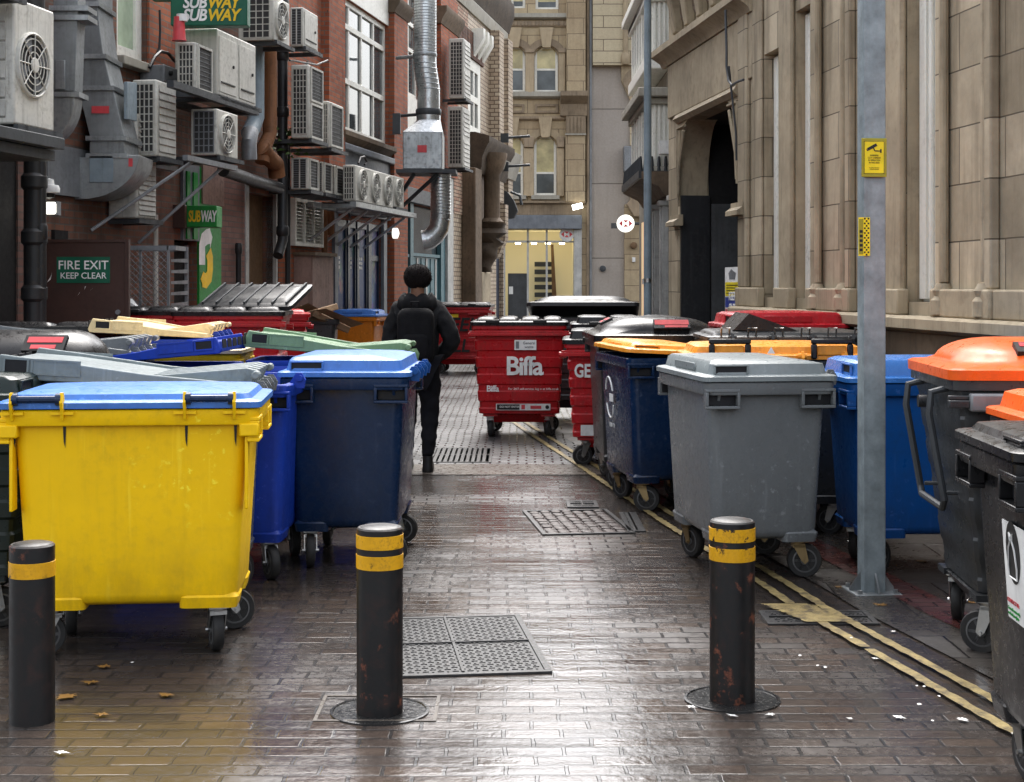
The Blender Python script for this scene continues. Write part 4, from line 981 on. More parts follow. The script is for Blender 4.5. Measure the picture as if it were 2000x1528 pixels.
def plastic_body(P,mat,W,D,zb,zr,taper=.10,open_=False,pockets=True,rim_end=True):
    wb,db=W/2-taper*1.0,D/2-taper*.75; wt,dt=W/2-.055,D/2-.04; r=.06
    zt=zr-.075
    rings=[rr(wb-.03,db-.03,r,zb),rr(wb-.006,db-.006,r,zb+.02),rr(wb,db,r,zb+.05)]
    for k in range(1,5): t=k/4; rings.append(rr(wb+(wt-wb)*t,db+(dt-db)*t,r,zb+.05+(zt-zb-.05)*t))
    rings+=[rr(W/2-.004,D/2-.004,.06,zt+.004),rr(W/2,D/2,.06,zt+.012),rr(W/2,D/2,.06,zr-.006),rr(W/2-.006,D/2-.006,.055,zr),rr(W/2-.045,D/2-.045,.05,zr),rr(wt-.02,dt-.02,.05,zt),rr(wb-.02,db-.02,.05,zb+.12)]
    mb=MB().loft(rings,True,True)
    # stiffening ribs under the rim
    for sx in (-1,1):
        for k in (-1,1):
            y=k*(dt-.05); x0=sx*(wt-.012); mb.prism([(x0,zt+.003),(x0+sx*.045,zt+.003),(x0,zt-.09)] if sx>0 else [(x0,zt+.003),(x0,zt-.09),(x0+sx*.045,zt+.003)],y-.008,y+.008,'y')
    # raised castor mounts on the lower corners
    for sx in (-1,1):
        for sy in (-1,1): mb.loft([rr(.13,.10,.03,zb-.02,3,sx*(wb-.135),sy*(db-.105)),rr(.135,.105,.03,zb+.03,3,sx*(wb-.13),sy*(db-.10)),rr(.12,.09,.03,zb+.05,3,sx*(wb-.13),sy*(db-.10))])
    body=mb.build('body',mat,P,bev=0,sharp=40)
    if pockets:
        for sx in (-1,1):
            for sy in (-1,1):
                q=MB(); x=sx*W/2; x1=x-sx*.05; yc=sy*(D/2-.105); hw=.10; z0,z1=zt-.075,zt+.02; t=.017
                q.box(x1,x+sx*.004,yc-hw,yc+hw,z0,z0+t).box(x1,x+sx*.004,yc-hw,yc-hw+t,z0+t,z1).box(x1,x+sx*.004,yc+hw-t,yc+hw,z0+t,z1)
                q.box(x1,x+sx*.004,yc-hw,yc+hw,z1,z1+t)
                q.box(x1-sx*.002,x1+sx*.012,yc-hw+t,yc+hw-t,z0+t,z1,1)
                q.build('lifting_pocket',[mat,M['pocket']],P,bev=.004)
    return body
def hinge_lugs(P,mat,W,D,zr,n=4):
    for k in range(n):
        x=(-.36+.72*k/(n-1))*W if n>1 else 0
        q=MB(); y=D/2+.015
        q.prism([(y-.06,zr-.02),(y+.035,zr-.03),(y+.045,zr+.02),(y+.02,zr+.06),(y-.01,zr+.06),(y-.04,zr+.015)],x-.010,x+.010,'x')
        q.tube([(x-.03,y+.012,zr+.03),(x+.03,y+.012,zr+.03)],.018,10)
        q.build('hinge',mat,P)
def place_lid(o,D,zr,ang):
    """swing the lid about the hinge line at +y"""
    o.rotation_euler[0]=ang; return o
def lid_mesh_flat(W,D,h=.115):
    # coordinates relative to the hinge line (y=0 hinge, -D front), z=0 rim
    c=-D/2; e=.012
    rings=[rr(W/2+e,D/2+e,.05,.004,4,0,c),rr(W/2+e,D/2+e,.05,.030,4,0,c),rr(W/2+.002,D/2+.002,.05,.036,4,0,c),
           rr(W/2-.035,D/2-.035,.05,.042,4,0,c),rr(W/2-.05,D/2-.05,.05,h*.86,4,0,c-.0),rr(W/2-.075,D/2-.10,.05,h,4,0,c-.035),rr(W/2-.3,D/2-.22,.05,h+.012,4,0,c-.035)]
    return MB().loft(rings,True,True)
def lid_flat(P,mat,W,D,zr,ang=0,h=.115,grips=True,ribs=0):
    mb=lid_mesh_flat(W,D,h)
    for k in range(ribs):
        x=-W*.36+W*.72*k/(ribs-1); mb.loft([rr(.03,D*.36,.02,h,2,x,-D/2-.03),rr(.018,D*.34,.015,h+.022,2,x,-D/2-.03)])
    o=mb.build('lid',mat,P,(0,D/2,zr),sharp=30)
    if grips:
        for sx in (-1,1):
            x=sx*(W/2-.041); z0,z1=.044,h*.84; y0=-D*.92; y1=-D*.66
            q=MB(); t=.01
            q.box(x,x+sx*.014,y0,y1,z1-t,z1).box(x,x+sx*.014,y0,y0+t,z0,z1-t).box(x,x+sx*.014,y1-t,y1,z0,z1-t).box(x-sx*.004,x+sx*.003,y0+t,y1-t,z0,z1-t,1)
            q.build('hand_grip',[mat,M['pocket']],o,bev=.003)
        q=MB(); q.box(-W*.2,W*.2,-D+.028,-D+.036,.05,h*.8); q.build('hand_grip',mat,o,bev=.004)
    o.rotation_euler[0]=-ang; return o
def lid_dome(P,mat,W,D,zr,ang=0,h=.24,plates=True,both=True):
    c=-D/2; rings=[]
    rings+=[rr(W/2+.02,D/2+.02,.07,-.01,5,0,c),rr(W/2+.022,D/2+.022,.07,.035,5,0,c),rr(W/2+.005,D/2+.005,.07,.045,5,0,c),rr(W/2-.05,D/2-.04,.09,.05,5,0,c)]
    for k in range(1,8):
        a=pi/2*k/8; rings.append(rr((W/2-.05)*(1-.42*(1-cos(a))),(D/2-.05)*(1-.75*(1-cos(a))),.22*cos(a)+.08,.05+(h-.05)*sin(a),5,0,c+.03*sin(a)))
    mb=MB().loft(rings,True,True)
    o=mb.build('lid',mat,P,(0,D/2,zr),sharp=50)
    if plates:
        a=R(38); hy=(D/2-.05)*(1-.75*(1-cos(a))); yy=c+.03*sin(a)-hy; zz=.05+(h-.05)*sin(a)
        tl=atan2((D/2-.05)*.75*sin(a),(h-.05)*cos(a))
        for x in ((-W*.17,W*.24) if both else (-W*.08,)):
            w,hh=.26,min(.13,h*.6)
            pl=MB().box(-w/2,w/2,-.006,.02,-hh/2,hh/2).build('label_plate',M['ink'],o,(x,yy-.012*cos(tl),zz+.012*sin(tl)),(-tl,0,0))
            MB().box(-w*.42,w*.42,-.009,-.006,0,hh*.36).box(-w*.30,w*.30,-.009,-.006,-hh*.4,-hh*.15).build('label_print',M['labelred'],pl)
    o.rotation_euler[0]=-ang; return o
def lid_slab(P,mat,W,D,zr,ang=0,h=.06,segs=4,tabs=True,under=None,name='lid'):
    """flat plastic lid of raised segments, as on steel bins"""
    mb=MB(); c=-D/2
    mb.loft([rr(W/2+.02,D/2+.02,.05,-.02,4,0,c),rr(W/2+.022,D/2+.022,.05,.02,4,0,c),rr(W/2-.01,D/2-.01,.05,.03,4,0,c)])
    ww=(W-.06)/segs
    for k in range(segs):
        x=-W/2+.03+ww*(k+.5); mb.loft([rr(ww/2-.012,D/2-.05,.04,.029,3,x,c),rr(ww/2-.03,D/2-.075,.035,h,3,x,c),rr(ww/2-.08,D/2-.14,.03,h+.012,3,x,c)])
    o=mb.build(name,mat,P,(0,D/2,zr),sharp=40)
    if tabs:
        for x in (-W*.28,W*.22): MB().box(x-.075,x+.075,-D-.04,-D+.02,.005,.045).build('hand_grip',M['ink'],o,bev=.008)
    if under:
        for k in range(5):
            x=-W*.4+W*.8*k/4; MB().box(x-.012,x+.012,-D*.95,-D*.08,-.075,-.019).build('lid_rib',under,o)
    o.rotation_euler[0]=-ang; return o
def lid_wedge(P,mat,W,D,zr,ang=0,h=.13):
    """low lid seen along its side: thick front with grips, thinning to the hinge, ribs rising to the hinge"""
    mb=MB(); prof=[(0,.005),(-D,.005),(-D-.015,.03),(-D+.02,h),(-D+.26,h*.86),(-D*.42,h*.52),(-.12,.05),(0,.04)]
    mb.prism(prof,-W/2-.01,-W/2+.02,'x'); mb.prism(prof,W/2-.02,W/2+.01,'x')
    mb.prism([(0,.012),(-D+.01,.012),(-D+.02,h-.03),(-D+.26,h*.72),(-D*.42,h*.40),(-.12,.035),(0,.03)],-W/2+.02,W/2-.02,'x')
    for k in range(5):
        x=-W*.36+W*.72*k/4; mb.prism([(-D*.55,.03),(-.03,.03),(-.0,.115),(-.06,.125)],x-.03,x+.03,'x')
    for x in (-W/2+.03,W/2-.03): mb.tube([(x-.05,0,.095),(x+.05,0,.095)],.022,10)
    o=mb.build('lid',mat,P,(0,D/2,zr),sharp=35,bev=.006)
    for sx in (-1,1):
        xx=sx*(W/2+.011)
        for k,(y0,y1) in enumerate(((-D+.05,-D+.16),(-D+.19,-D+.42))):
            q=MB(); z0,z1=.045,h*.82; t=.01
            q.box(xx,xx+sx*.006,y0,y1,z1,z1+t).box(xx,xx+sx*.006,y0,y1,z0-t,z0).box(xx,xx+sx*.006,y0-t,y0,z0-t,z1+t).box(xx,xx+sx*.006,y1,y1+t,z0-t,z1+t).box(xx,xx+sx*.002,y0,y1,z0,z1,1 if k==0 else 0)
            q.build('hand_grip',[mat,M['pocket']],o)
    for k in range(5):
        x=-W*.4+W*.8*k/4; q=MB().box(x-W*.07,x+W*.07,-D-.019,-D-.013,.04,.04+h*.5); q.build('hand_grip',M['pocket'],o)
    o.rotation_euler[0]=-ang; return o

BG='wheeled bins along the alley'
def bin_(label,x,y,rz,body,W=1.22,D=.77,zr=1.14,zb=.24,lid=('flat','grey_lid',0),steel=False,castors=None,fork=None,r=.1,name='wheeled_bin',ribs=(),lugs=None,pockets=True,seed=0,taper=.10,front=None,rib=.012):
    P=thing(name,label,'bin',(x,y,0),R(rz))
    mat=M[body]; rnd=random.Random(seed or int(abs(x*1000)+abs(y*100)))
    if not steel: plastic_body(P,mat,W,D,zb,zr,taper,pockets=pockets)
    else: steel_body(P,mat,W,D,zb,zr,rib)
    if castors!=0:
        for i,(sx,sy) in enumerate(((-1,-1),(1,-1),(-1,1),(1,1))):
            a=castors[i] if castors else rnd.uniform(-180,180)
            castor(P,sx*(W/2-.20),sy*(D/2-.16),R(a),zb-.018 if not steel else zb,r,fork)
    kind,lm,ang=lid[:3]
    L=M[lm]
    f={'flat':lid_flat,'dome':lid_dome,'slab':lid_slab,'wedge':lid_wedge}.get(kind)
    o=f(P,L,W,D,zr+.002,R(ang),**(lid[3] if len(lid)>3 else {})) if f else None
    if lugs!=0 and not steel: hinge_lugs(P,M[lugs] if lugs else mat,W,D,zr,4)
    P['_']=0; del P['_']
    return P,o
def steel_body(P,mat,W,D,zb,zr,rib=.012):
    rings=[rr(W/2-.20,D/2-.17,.03,zb-.07,3),rr(W/2-.13,D/2-.10,.04,zb+.02,3)]
    n=5; z0,z1=zb+.03,zr-.06; w0,d0=W/2-(.075 if rib>.008 else .14),D/2-(.06 if rib>.008 else .13); w1,d1=W/2-.015,D/2-.01
    def at(z,o=0):
        t=(z-z0)/(z1-z0); return rr(w0+(w1-w0)*t+o,d0+(d1-d0)*t+o,.045,z,3)
    rings.append(at(z0,-.02)); rings.append(at(z0+.005))
    for k in range(n):
        zc=z0+(z1-z0)*(k+.55)/n
        rings+= [at(zc-.045),at(zc-.03,-rib),at(zc+.03,-rib),at(zc+.045)]
    rings+=[at(z1),rr(W/2+.005,D/2+.005,.045,z1+.006,3),rr(W/2+.005,D/2+.005,.045,zr,3),rr(W/2-.03,D/2-.03,.04,zr,3),rr(W/2-.05,D/2-.05,.04,zr-.2,3)]
    b=MB().loft(rings,True,True).build('body',mat,P,sharp=25)
    # comb lifting bar along the front, side trunnions
    q=MB().box(-W/2-.03,W/2+.03,-D/2-.05,-D/2-.004,zr-.13,zr-.095).box(-W/2-.03,W/2+.03,-D/2-.035,-D/2-.004,zr-.095,zr-.075); q.build('lifting_bar',mat,P,bev=.005)
    for sx in (-1,1):
        q=MB(); q.tube([(sx*(W/2-.01),0,zr-.14),(sx*(W/2+.06),0,zr-.14)],.03,12); q.build('trunnion',mat,P)
    for sx in (-1,1):
        for sy in (-1,1): MB().box(sx*(W/2-.20)-.08,sx*(W/2-.20)+.08,sy*(D/2-.16)-.07,sy*(D/2-.16)+.07,zb,zb+.03).build('castor_mount',mat,P)

B0=-90   # bins that stand end-on to the camera
# ---- left row, near to far
bin_('yellow bin with a light blue lid, nearest bin on the left',-1.755,7.03,185,'yellow',W=1.15,D=.77,zr=1.135,lid=('flat','blue_lid',0,dict(grips=False,h=.075)),castors=[200,100,-75,30],lugs=0,seed=3)
Y_=[o for o in SC.objects if o.name.startswith('wheeled_bin') and o.parent is None][-1]
# its two dark hinge rods and hanging rim ends
for xc in (-.36,.40):
    q=MB(); q.tube([(xc-.11,.40,1.185),(xc+.11,.40,1.185)],.016,10)
    for sx in (-1,1): q.lathe([(.028,-.012),(.028,.012)],(xc+sx*.095,.40,1.185),12,'x')
    q.build('hinge_rod',M['navy'],Y_)
for xc in (-.47,-.25,.29,.51):
    q=MB(); q.prism([(.36,1.09),(.40,1.09),(.43,1.17),(.415,1.215),(.39,1.215),(.37,1.17)],xc-.006,xc+.006,'x'); q.box(xc-.05,xc+.05,.386,.402,1.115,1.128); q.build('hinge_bracket',M['yellow'],Y_)
    MB().add([(xc-.007,.3475,1.058),(xc+.007,.3475,1.058),(xc+.004,.3458,.99),(xc-.003,.3448,.96)],[(0,1,2,3)]).build('grime_streak',M['bollard'],Y_)
for sx in (-1,1):
    MB().box(sx*.49,sx*.577,.33,.389,1.01,1.07).build('rim_end',M['yellow'],Y_,bev=.008)
    MB().box(sx*.513,sx*.528,.28,.37,.68,1.01).build('side_fin',M['yellow'],Y_,bev=.004)
bin_('grey bin with its grey lid propped up, behind the yellow bin',-2.02,8.02,-86,'grey',W=.80,D=1.32,zr=1.13,lid=('wedge','grey_lid',3.5),castors=[10,80,150,40],lugs='grey')
bin_('royal blue bin standing end-on between the yellow and dark blue bins',-1.60,8.95,B0-2,'royal',W=1.18,D=.74,zr=1.13,lid=('none','royal',0),castors=[70,95,20,30])
bin_('dark blue bin with a light blue lid standing end-on beside the middle bollard',-.985,9.32,B0-1,'navy',W=1.18,D=.77,zr=1.145,lid=('flat','blue_lid',0),castors=[0,10,85,95],fork=M['zinc'],lugs='blue')
bin_('royal blue bin without a visible lid in the gap behind the dark blue bin',-1.75,10.28,B0-3,'royal',W=1.1,D=.74,zr=1.10,lid=('none','royal',0),castors=[10,20,30,40])
bin_('royal blue bin with a pale green lid behind the dark blue bin',-1.38,11.30,B0+1,'royal',W=.78,D=1.2,zr=1.135,lid=('wedge','green_lid',4.5),castors=[10,50,30,40],lugs='green_lid')
bin_('near-black steel bin cut off by the left edge beside the yellow bin',-2.98,7.55,2,'dgreen',W=1.2,D=.8,zr=1.13,lid=('flat','dgreen',0),steel=True)
bin_('dark grey bin with a domed lid and red label, left behind the grey bin',-3.10,9.30,-4,'dgrey',W=1.2,D=.85,zr=1.15,lid=('dome','black',0,dict(h=.26)))
bin_('royal blue bin with its blue lid tilted, among the left bins',-2.48,10.55,88,'royal',W=.8,D=1.0,zr=1.13,lid=('wedge','royal',5,dict(h=.12)))
bin_('grey bin with handle slots in its raised grey lid, far left of the left bins',-3.25,10.6,-88,'grey',W=.9,D=1.2,zr=1.20,lid=('wedge','grey',3))
bin_('yellow rimmed bin mostly hidden among the blue bins',-2.55,11.45,1,'yellow',W=1.0,D=.7,zr=1.17,lid=('flat','cream',0,dict(h=.05,grips=False)))
bin_('royal blue bin with a curled cream lid in the middle of the left bins',-2.95,12.45,-88,'royal',W=.9,D=.98,zr=1.25,lid=('wedge','cream',3,dict(h=.12)))
bin_('red steel bin with a sagging black lid below the fire exit door',-3.85,12.75,3,'red',W=1.25,D=.95,zr=1.24,lid=('slab','black',5,dict(segs=2,tabs=False)),steel=True)
bin_('red steel bin with a closed black lid beside the cage',-3.72,16.0,5,'red',W=1.1,D=.9,zr=1.39,lid=('slab','black',0,dict(segs=3)),steel=True)
p,l=bin_('red steel bin with its ribbed black lid thrown open',-2.86,15.2,3,'red',W=1.1,D=.9,zr=1.40,lid=('slab','black',0,dict(segs=3,tabs=False)),steel=True)
# the thrown-open second leaf: ribbed, leaning back from the front of the bin
o=lid_slab(p,M['board'],1.0,.62,1.36,0,h=.035,segs=1,tabs=False,name='open_lid_leaf'); o.location=(.12,-.12,1.46); o.rotation_euler=(R(-20),0,pi-.30)
for k in range(7): MB().box(-.46+.92*k/6-.010,-.46+.92*k/6+.010,-.60,-.02,.03,.056).build('lid_rib',M['steel'],o)
bin_('small red steel bin behind the open ribbed lid',-2.93,18.0,8,'red',W=.9,D=.8,zr=1.32,lid=('slab','red',0,dict(segs=2,tabs=False)),steel=True)
bin_('black bin heaped with wet cardboard beside the orange bin',-2.86,20.6,4,'dgrey',W=.95,D=.9,zr=1.22,lid=None or ('none','black',0),pockets=False,lugs=0)
bin_('orange bin with a light blue lid against the wall',-2.55,24.6,B0+80,'dorange',W=.82,D=.77,zr=1.16,lid=('flat','blue_lid',0))
p,l=bin_('red steel bin with black scrawled graffiti in front of the buff brick building',-.98,28.5,-4,'red',W=1.2,D=1.0,zr=1.28,lid=('slab','black',0,dict(segs=2)),steel=True)
text('graffiti','EEK',.36,M['ink'],p,(.12,-.515,.92),(pi/2,0,0),bold=.02,shear=.2); text('graffiti','ILL',.34,M['ink'],p,(.0,-.49,.52),(pi/2,0,0),bold=.02,shear=.15)
MB().box(-.35,.0,-.512,-.506,1.07,1.13).build('label_plate',M['letyel'],p)
for xx in (-.42,.2): MB().tube([(xx,-.50,1.16),(xx,-.54,1.13),(xx+.2,-.54,1.13),(xx+.2,-.5,1.16)],.018,6).build('handle',M['red'],p)
# ---- right row
P,l=bin_('red steel bin lettered in white standing alone in the middle of the alley',.09,16.75,-1.5,'red',W=1.04,D=.95,zr=1.26,zb=.235,lid=('slab','black',0,dict(segs=4)),steel=True,r=.095,castors=[80,60,40,25])
fy=-.475
text('lettering','Biffa',.285,M['white'],P,(.06,fy-.012,.79),(pi/2-R(-3),0,0),bold=.022,space=.88)
text('lettering','Biffa',.095,M['white'],P,(-.36,fy+.012,.545),(pi/2+R(3),0,0),align='LEFT',bold=.02,space=.88)
text('lettering','For 24/7 self-service, log in at biffa.co.uk',.034,M['white'],P,(-.12,fy+.012,.545),(pi/2+R(3),0,0),align='LEFT')
q=MB().box(-.05,.19,-.004,0,-.055,.055); s=q.build('sticker',M['label'],P,(0,fy-.018,1.03),(R(3),0,0)); text('lettering','General\nwaste',.042,M['ink'],s,(.11,-.006,0)); MB().box(-.035,.0,-.006,-.004,-.04,.04).build('bin_symbol',M['greysteel'],s)
q=MB().box(-.30,.30,-.004,0,-.036,.036); s=q.build('sticker',M['label'],P,(.045,fy+.028,.345),(R(3),0,0)); MB().box(-.29,-.04,-.006,-.004,-.03,.03).build('sticker_panel',M['ink'],s); text('lettering','DO NOT ENTER',.030,M['white'],s,(-.15,-.0075,.002),bold=.01)
q=MB().box(.08,.2,-.006,-.004,-.02,.015).box(-.02,.02,-.006,-.004,-.025,.025); q.build('sticker_print',M['labelred'],s); MB().lathe([(.022,-.005),(.022,-.006)],(.265,0,0),14,'y').build('sticker_print',M['ink'],s)
P,l=bin_('second red steel bin with GENERAL lettering half hidden by the black bin',1.06,14.15,-3,'red',W=1.1,D=.9,zr=1.16,lid=('slab','black',0,dict(segs=3,h=.10)),steel=True,r=.095)
text('lettering','GENERAL',.17,M['white'],P,(-.46,-.465,.89),(pi/2+R(3),0,0),align='LEFT',bold=.03,sx=.72); text('lettering','WASTE',.17,M['white'],P,(.0,-.445,.52),(pi/2+R(3),0,0),bold=.03,sx=.8)
MB().box(-.06,.06,-.004,0,-.05,.05).build('sticker',M['label'],P,(-.34,-.415,.34),(R(3),0,0))
bin_('black lidded steel bin between the two red bins',1.18,15.45,-2,'dgrey',W=1.1,D=.9,zr=1.27,lid=('slab','black',0,dict(segs=3,h=.09)),steel=True)
p,l=bin_('large bin with a huge black domed lid gaping open at the back',.90,18.6,-4,'dgrey',W=1.34,D=1.0,zr=1.28,lid=('dome','board',9,dict(h=.17,plates=False)),steel=True)

p,l=bin_('big dark grey bin with a domed lid and red label behind the orange lidded bin',1.20,12.75,-88,'dgrey',W=1.2,D=1.06,zr=1.24,lid=('dome','black',0,dict(h=.18,both=False)),castors=[20,40,60,10])
a=R(30); hx_=(1.2/2-.05)*(1-.42*(1-cos(a))); tl=atan2((1.2/2-.05)*.42*sin(a),(.18-.05)*cos(a))
pl=MB().box(-.15,.15,-.008,.02,-.05,.05).build('label_plate',M['black'],l,(hx_+.012,-.53+.10,.05+.13*sin(a)+.01),(-tl,0,pi/2)); MB().box(-.14,.14,-.011,-.008,-.012,.042).box(-.06,.13,-.011,-.008,-.042,-.020).build('label_print',M['labelred'],pl)

P,l=bin_('dark blue bin with a thin orange lid standing end-on behind the grey bin',1.12,11.45,B0+9,'navy',W=1.14,D=.74,zr=1.155,lid=('flat','amber',3,dict(h=.075)),castors=[30,70,20,60],fork=M['brass'])
mb=MB(); 
for a0,a1 in ((20,160),(200,340)):
    mb.tube([(.12*cos(R(a)),-.0,.16*sin(R(a))) for a in range(a0,a1+1,14)],.007,5)
lg=mb.build('logo_ring',M['white'],P,(-.12,-.345,.82),(R(4),0,0)); MB().box(-.13,-.11+.10,-.346,-.342,.79,.85).build('logo_bar',M['white'],P); text('lettering','0800 171',.05,M['white'],P,(-.12,-.325,.60),(pi/2+R(4),0,0)) 
P,l=bin_('grey bin with a grey lid standing end-on behind the right bollard',1.385,8.92,B0+8,'grey',W=1.14,D=.77,zr=1.145,lid=('flat','pale_lid',0),castors=[20,75,70,80],fork=M['brass'])
P,l=bin_('black bin with an orange lid and black grip handles behind the grey bin',1.79,10.25,180,'dgrey',W=1.2,D=.74,zr=1.19,lid=('flat','amber',0,dict(h=.10,grips=False)),lugs='amber')
for xc in (-.34,.34):
    q=MB(); y=.385
    q.box(xc-.14,xc+.14,y,y+.035,1.30,1.335).box(xc-.14,xc-.10,y,y+.035,1.20,1.30).box(xc+.10,xc+.14,y,y+.035,1.20,1.30); q.build('grip_handle',M['black'],P,bev=.01)
    MB().box(xc-.095,xc+.095,y-.02,y+.01,1.225,1.29).build('grip_block',M['amber'],P,bev=.006)
MB().lathe([(.03,0),(.03,-.003)],(.06,.375,1.25),3,'y').build('triangle_mark',M['white'],P)
P,l=bin_('mid blue bin behind the steel post',2.55,8.92,2,'blue',W=1.26,D=.77,zr=1.125,lid=('flat','blue_lid',0,dict(h=.13)),castors=[40,-30,60,10])
l.data.materials[0]=PL('bright_blue_lid_plastic',(.035,.16,.47),.28)
mb=MB(); mb.tube([(.17*cos(R(a)),0,.12*sin(R(a))) for a in range(100,261,10)],.006,5); mb.build('logo_ring',M['white'],P,(.10,-.352,.80),(R(5),0,0)); text('lettering','0800 04',.06,M['white'],P,(-.02,-.328,.56),(pi/2+R(5),0,0),align='LEFT',bold=.01)
P,l=bin_('dark grey steel bin with a coral domed lid and tube handle beyond the steel post',2.68,7.10,-4,'dgrey',W=1.32,D=.98,zr=1.275,zb=.25,lid=('dome','coral',0,dict(h=.165)),steel=True,rib=.005,castors=[150,60,70,10])
q=MB(); xw=-.66
q.tube([(xw+.02,-.30,1.22),(xw-.06,-.30,1.20),(xw-.07,-.30,1.1),(xw+.00,-.30,.70),(xw+.0,-.26,.66),(xw+.0,.20,.66),(xw+.0,.24,.70),(xw-.07,.24,1.1),(xw-.06,.24,1.2),(xw+.02,.24,1.22)],.017,8)
q.tube([(xw+.0,-.2,.72),(xw+.1,-.2,.72)],.01,6).tube([(xw+.0,.14,.72),(xw+.1,.14,.72)],.01,6); q.build('tube_handle',M['steel'],P)
MB().box(-.60,.60,-.56,-.50,1.13,1.21).build('comb_bar',M['greysteel'],P,bev=.01)
bin_('bin with a coral lid squeezed behind the black bin at the right edge',2.72,6.14,-2,'dgrey',W=1.3,D=.66,zr=1.13,lid=('flat','coral',0,dict(h=.12,grips=False)))
P,l=bin_('black bin with a white bag sticker at the right edge, nearest bin',2.16,4.86,-3,'black',W=1.2,D=.76,zr=1.15,lid=('flat','black',0,dict(h=.075)),castors=[-70,20,-80,30])
q=MB().box(-.13,.13,-.004,0,-.16,.16); s=q.build('sticker',M['label'],P,(-.536,-.16,.77),(R(4),0,-pi/2))
MB().lathe([(.075,-.005),(.075,-.006)],(-.02,0,.05),32,'y').build('sticker_disc',M['ink'],s,(0,0,0)).scale=(1,1,1.35)
mb=MB(); mb.tube([(-.045,-.009,-.035),(-.05,-.009,.0),(-.035,-.009,.06),(-.012,-.009,.085),(-.02,-.009,.11),(.0,-.009,.10),(.015,-.009,.11),(.008,-.009,.085),(.03,-.009,.06),(.045,-.009,.0),(.04,-.009,-.035),(-.045,-.009,-.035)],.003,5); mb.build('bag_symbol',M['white'],s,(-.02,0,.02))
text('lettering','CONTACT US:',.020,M['labelred'],s,(-.12,-.006,-.10),align='LEFT'); text('lettering','General waste only\nno food, no glass',.017,M['shopgreen'],s,(-.12,-.006,-.135),align='LEFT')
P,l=bin_('dark grey bin with wire loops along its lid behind the orange lids',2.10,11.55,180,'dgrey',W=1.25,D=.9,zr=1.27,lid=('flat','dgrey',0,dict(h=.07,grips=False)))
for k in range(6):
    x=-.5+.2*k; MB().tube([(x-.03,.44,1.30),(x-.03,.47,1.37),(x+.03,.47,1.37),(x+.03,.44,1.30)],.008,6).build('wire_loop',M['zinc'],P)
MB().prism([(-.10,.06),(.42,.075),(.30,.20)],-.38,.32,'y').build('folded_lid',M['black'],P,(0,0,1.275),(0,0,0))
bin_('dark red bin with a glossy red lid against the stone wall',2.26,12.62,4,'red',W=1.02,D=.8,zr=1.33,lid=('flat','redlid',0,dict(h=.13)))

# cardboard heaped on the black bin
random.seed(21)
for k,(dx,dz,a,b,lab) in enumerate(((-.15,1.24,20,12,'flattened wet cardboard box lying lowest on the black bin'),(.06,1.33,-25,-14,'folded brown cardboard box on top of the black bin'),(.24,1.26,35,24,'cardboard flap slumping off the right side of the black bin'))):
    t=thing('cardboard_box',lab,'cardboard',(-2.84+dx,20.45,dz-.05),R(a),'cardboard on the black bin')
    w,d=.30,.26
    MB().box(-w,w,-d,d,-.04,.05).build('carton',M['card'],t,rot=(R(8),R(b),0),bev=.01)
    MB().add([(-w,-d,.052),(w,-d,.052),(w*1.1,-d-.25,.16),(-w*.9,-d-.22,.12),(-w,-d,.048),(w,-d,.048)],[(0,1,2,3)]).build('flap',M['card'],t,rot=(R(8),R(b),0))
t=thing('paper_scrap','crumpled white paper poking up on the red bin lid by the cage','paper',(xat(256,15.9),15.9,1.42))
MB().add([(-.08,0,0),(.10,.02,.01),(.0,.05,.12),(-.1,.04,.14),(.05,-.03,.05)],[(0,1,4),(1,2,4),(2,3,4),(3,0,4)]).build('sheet',M['label'],t)

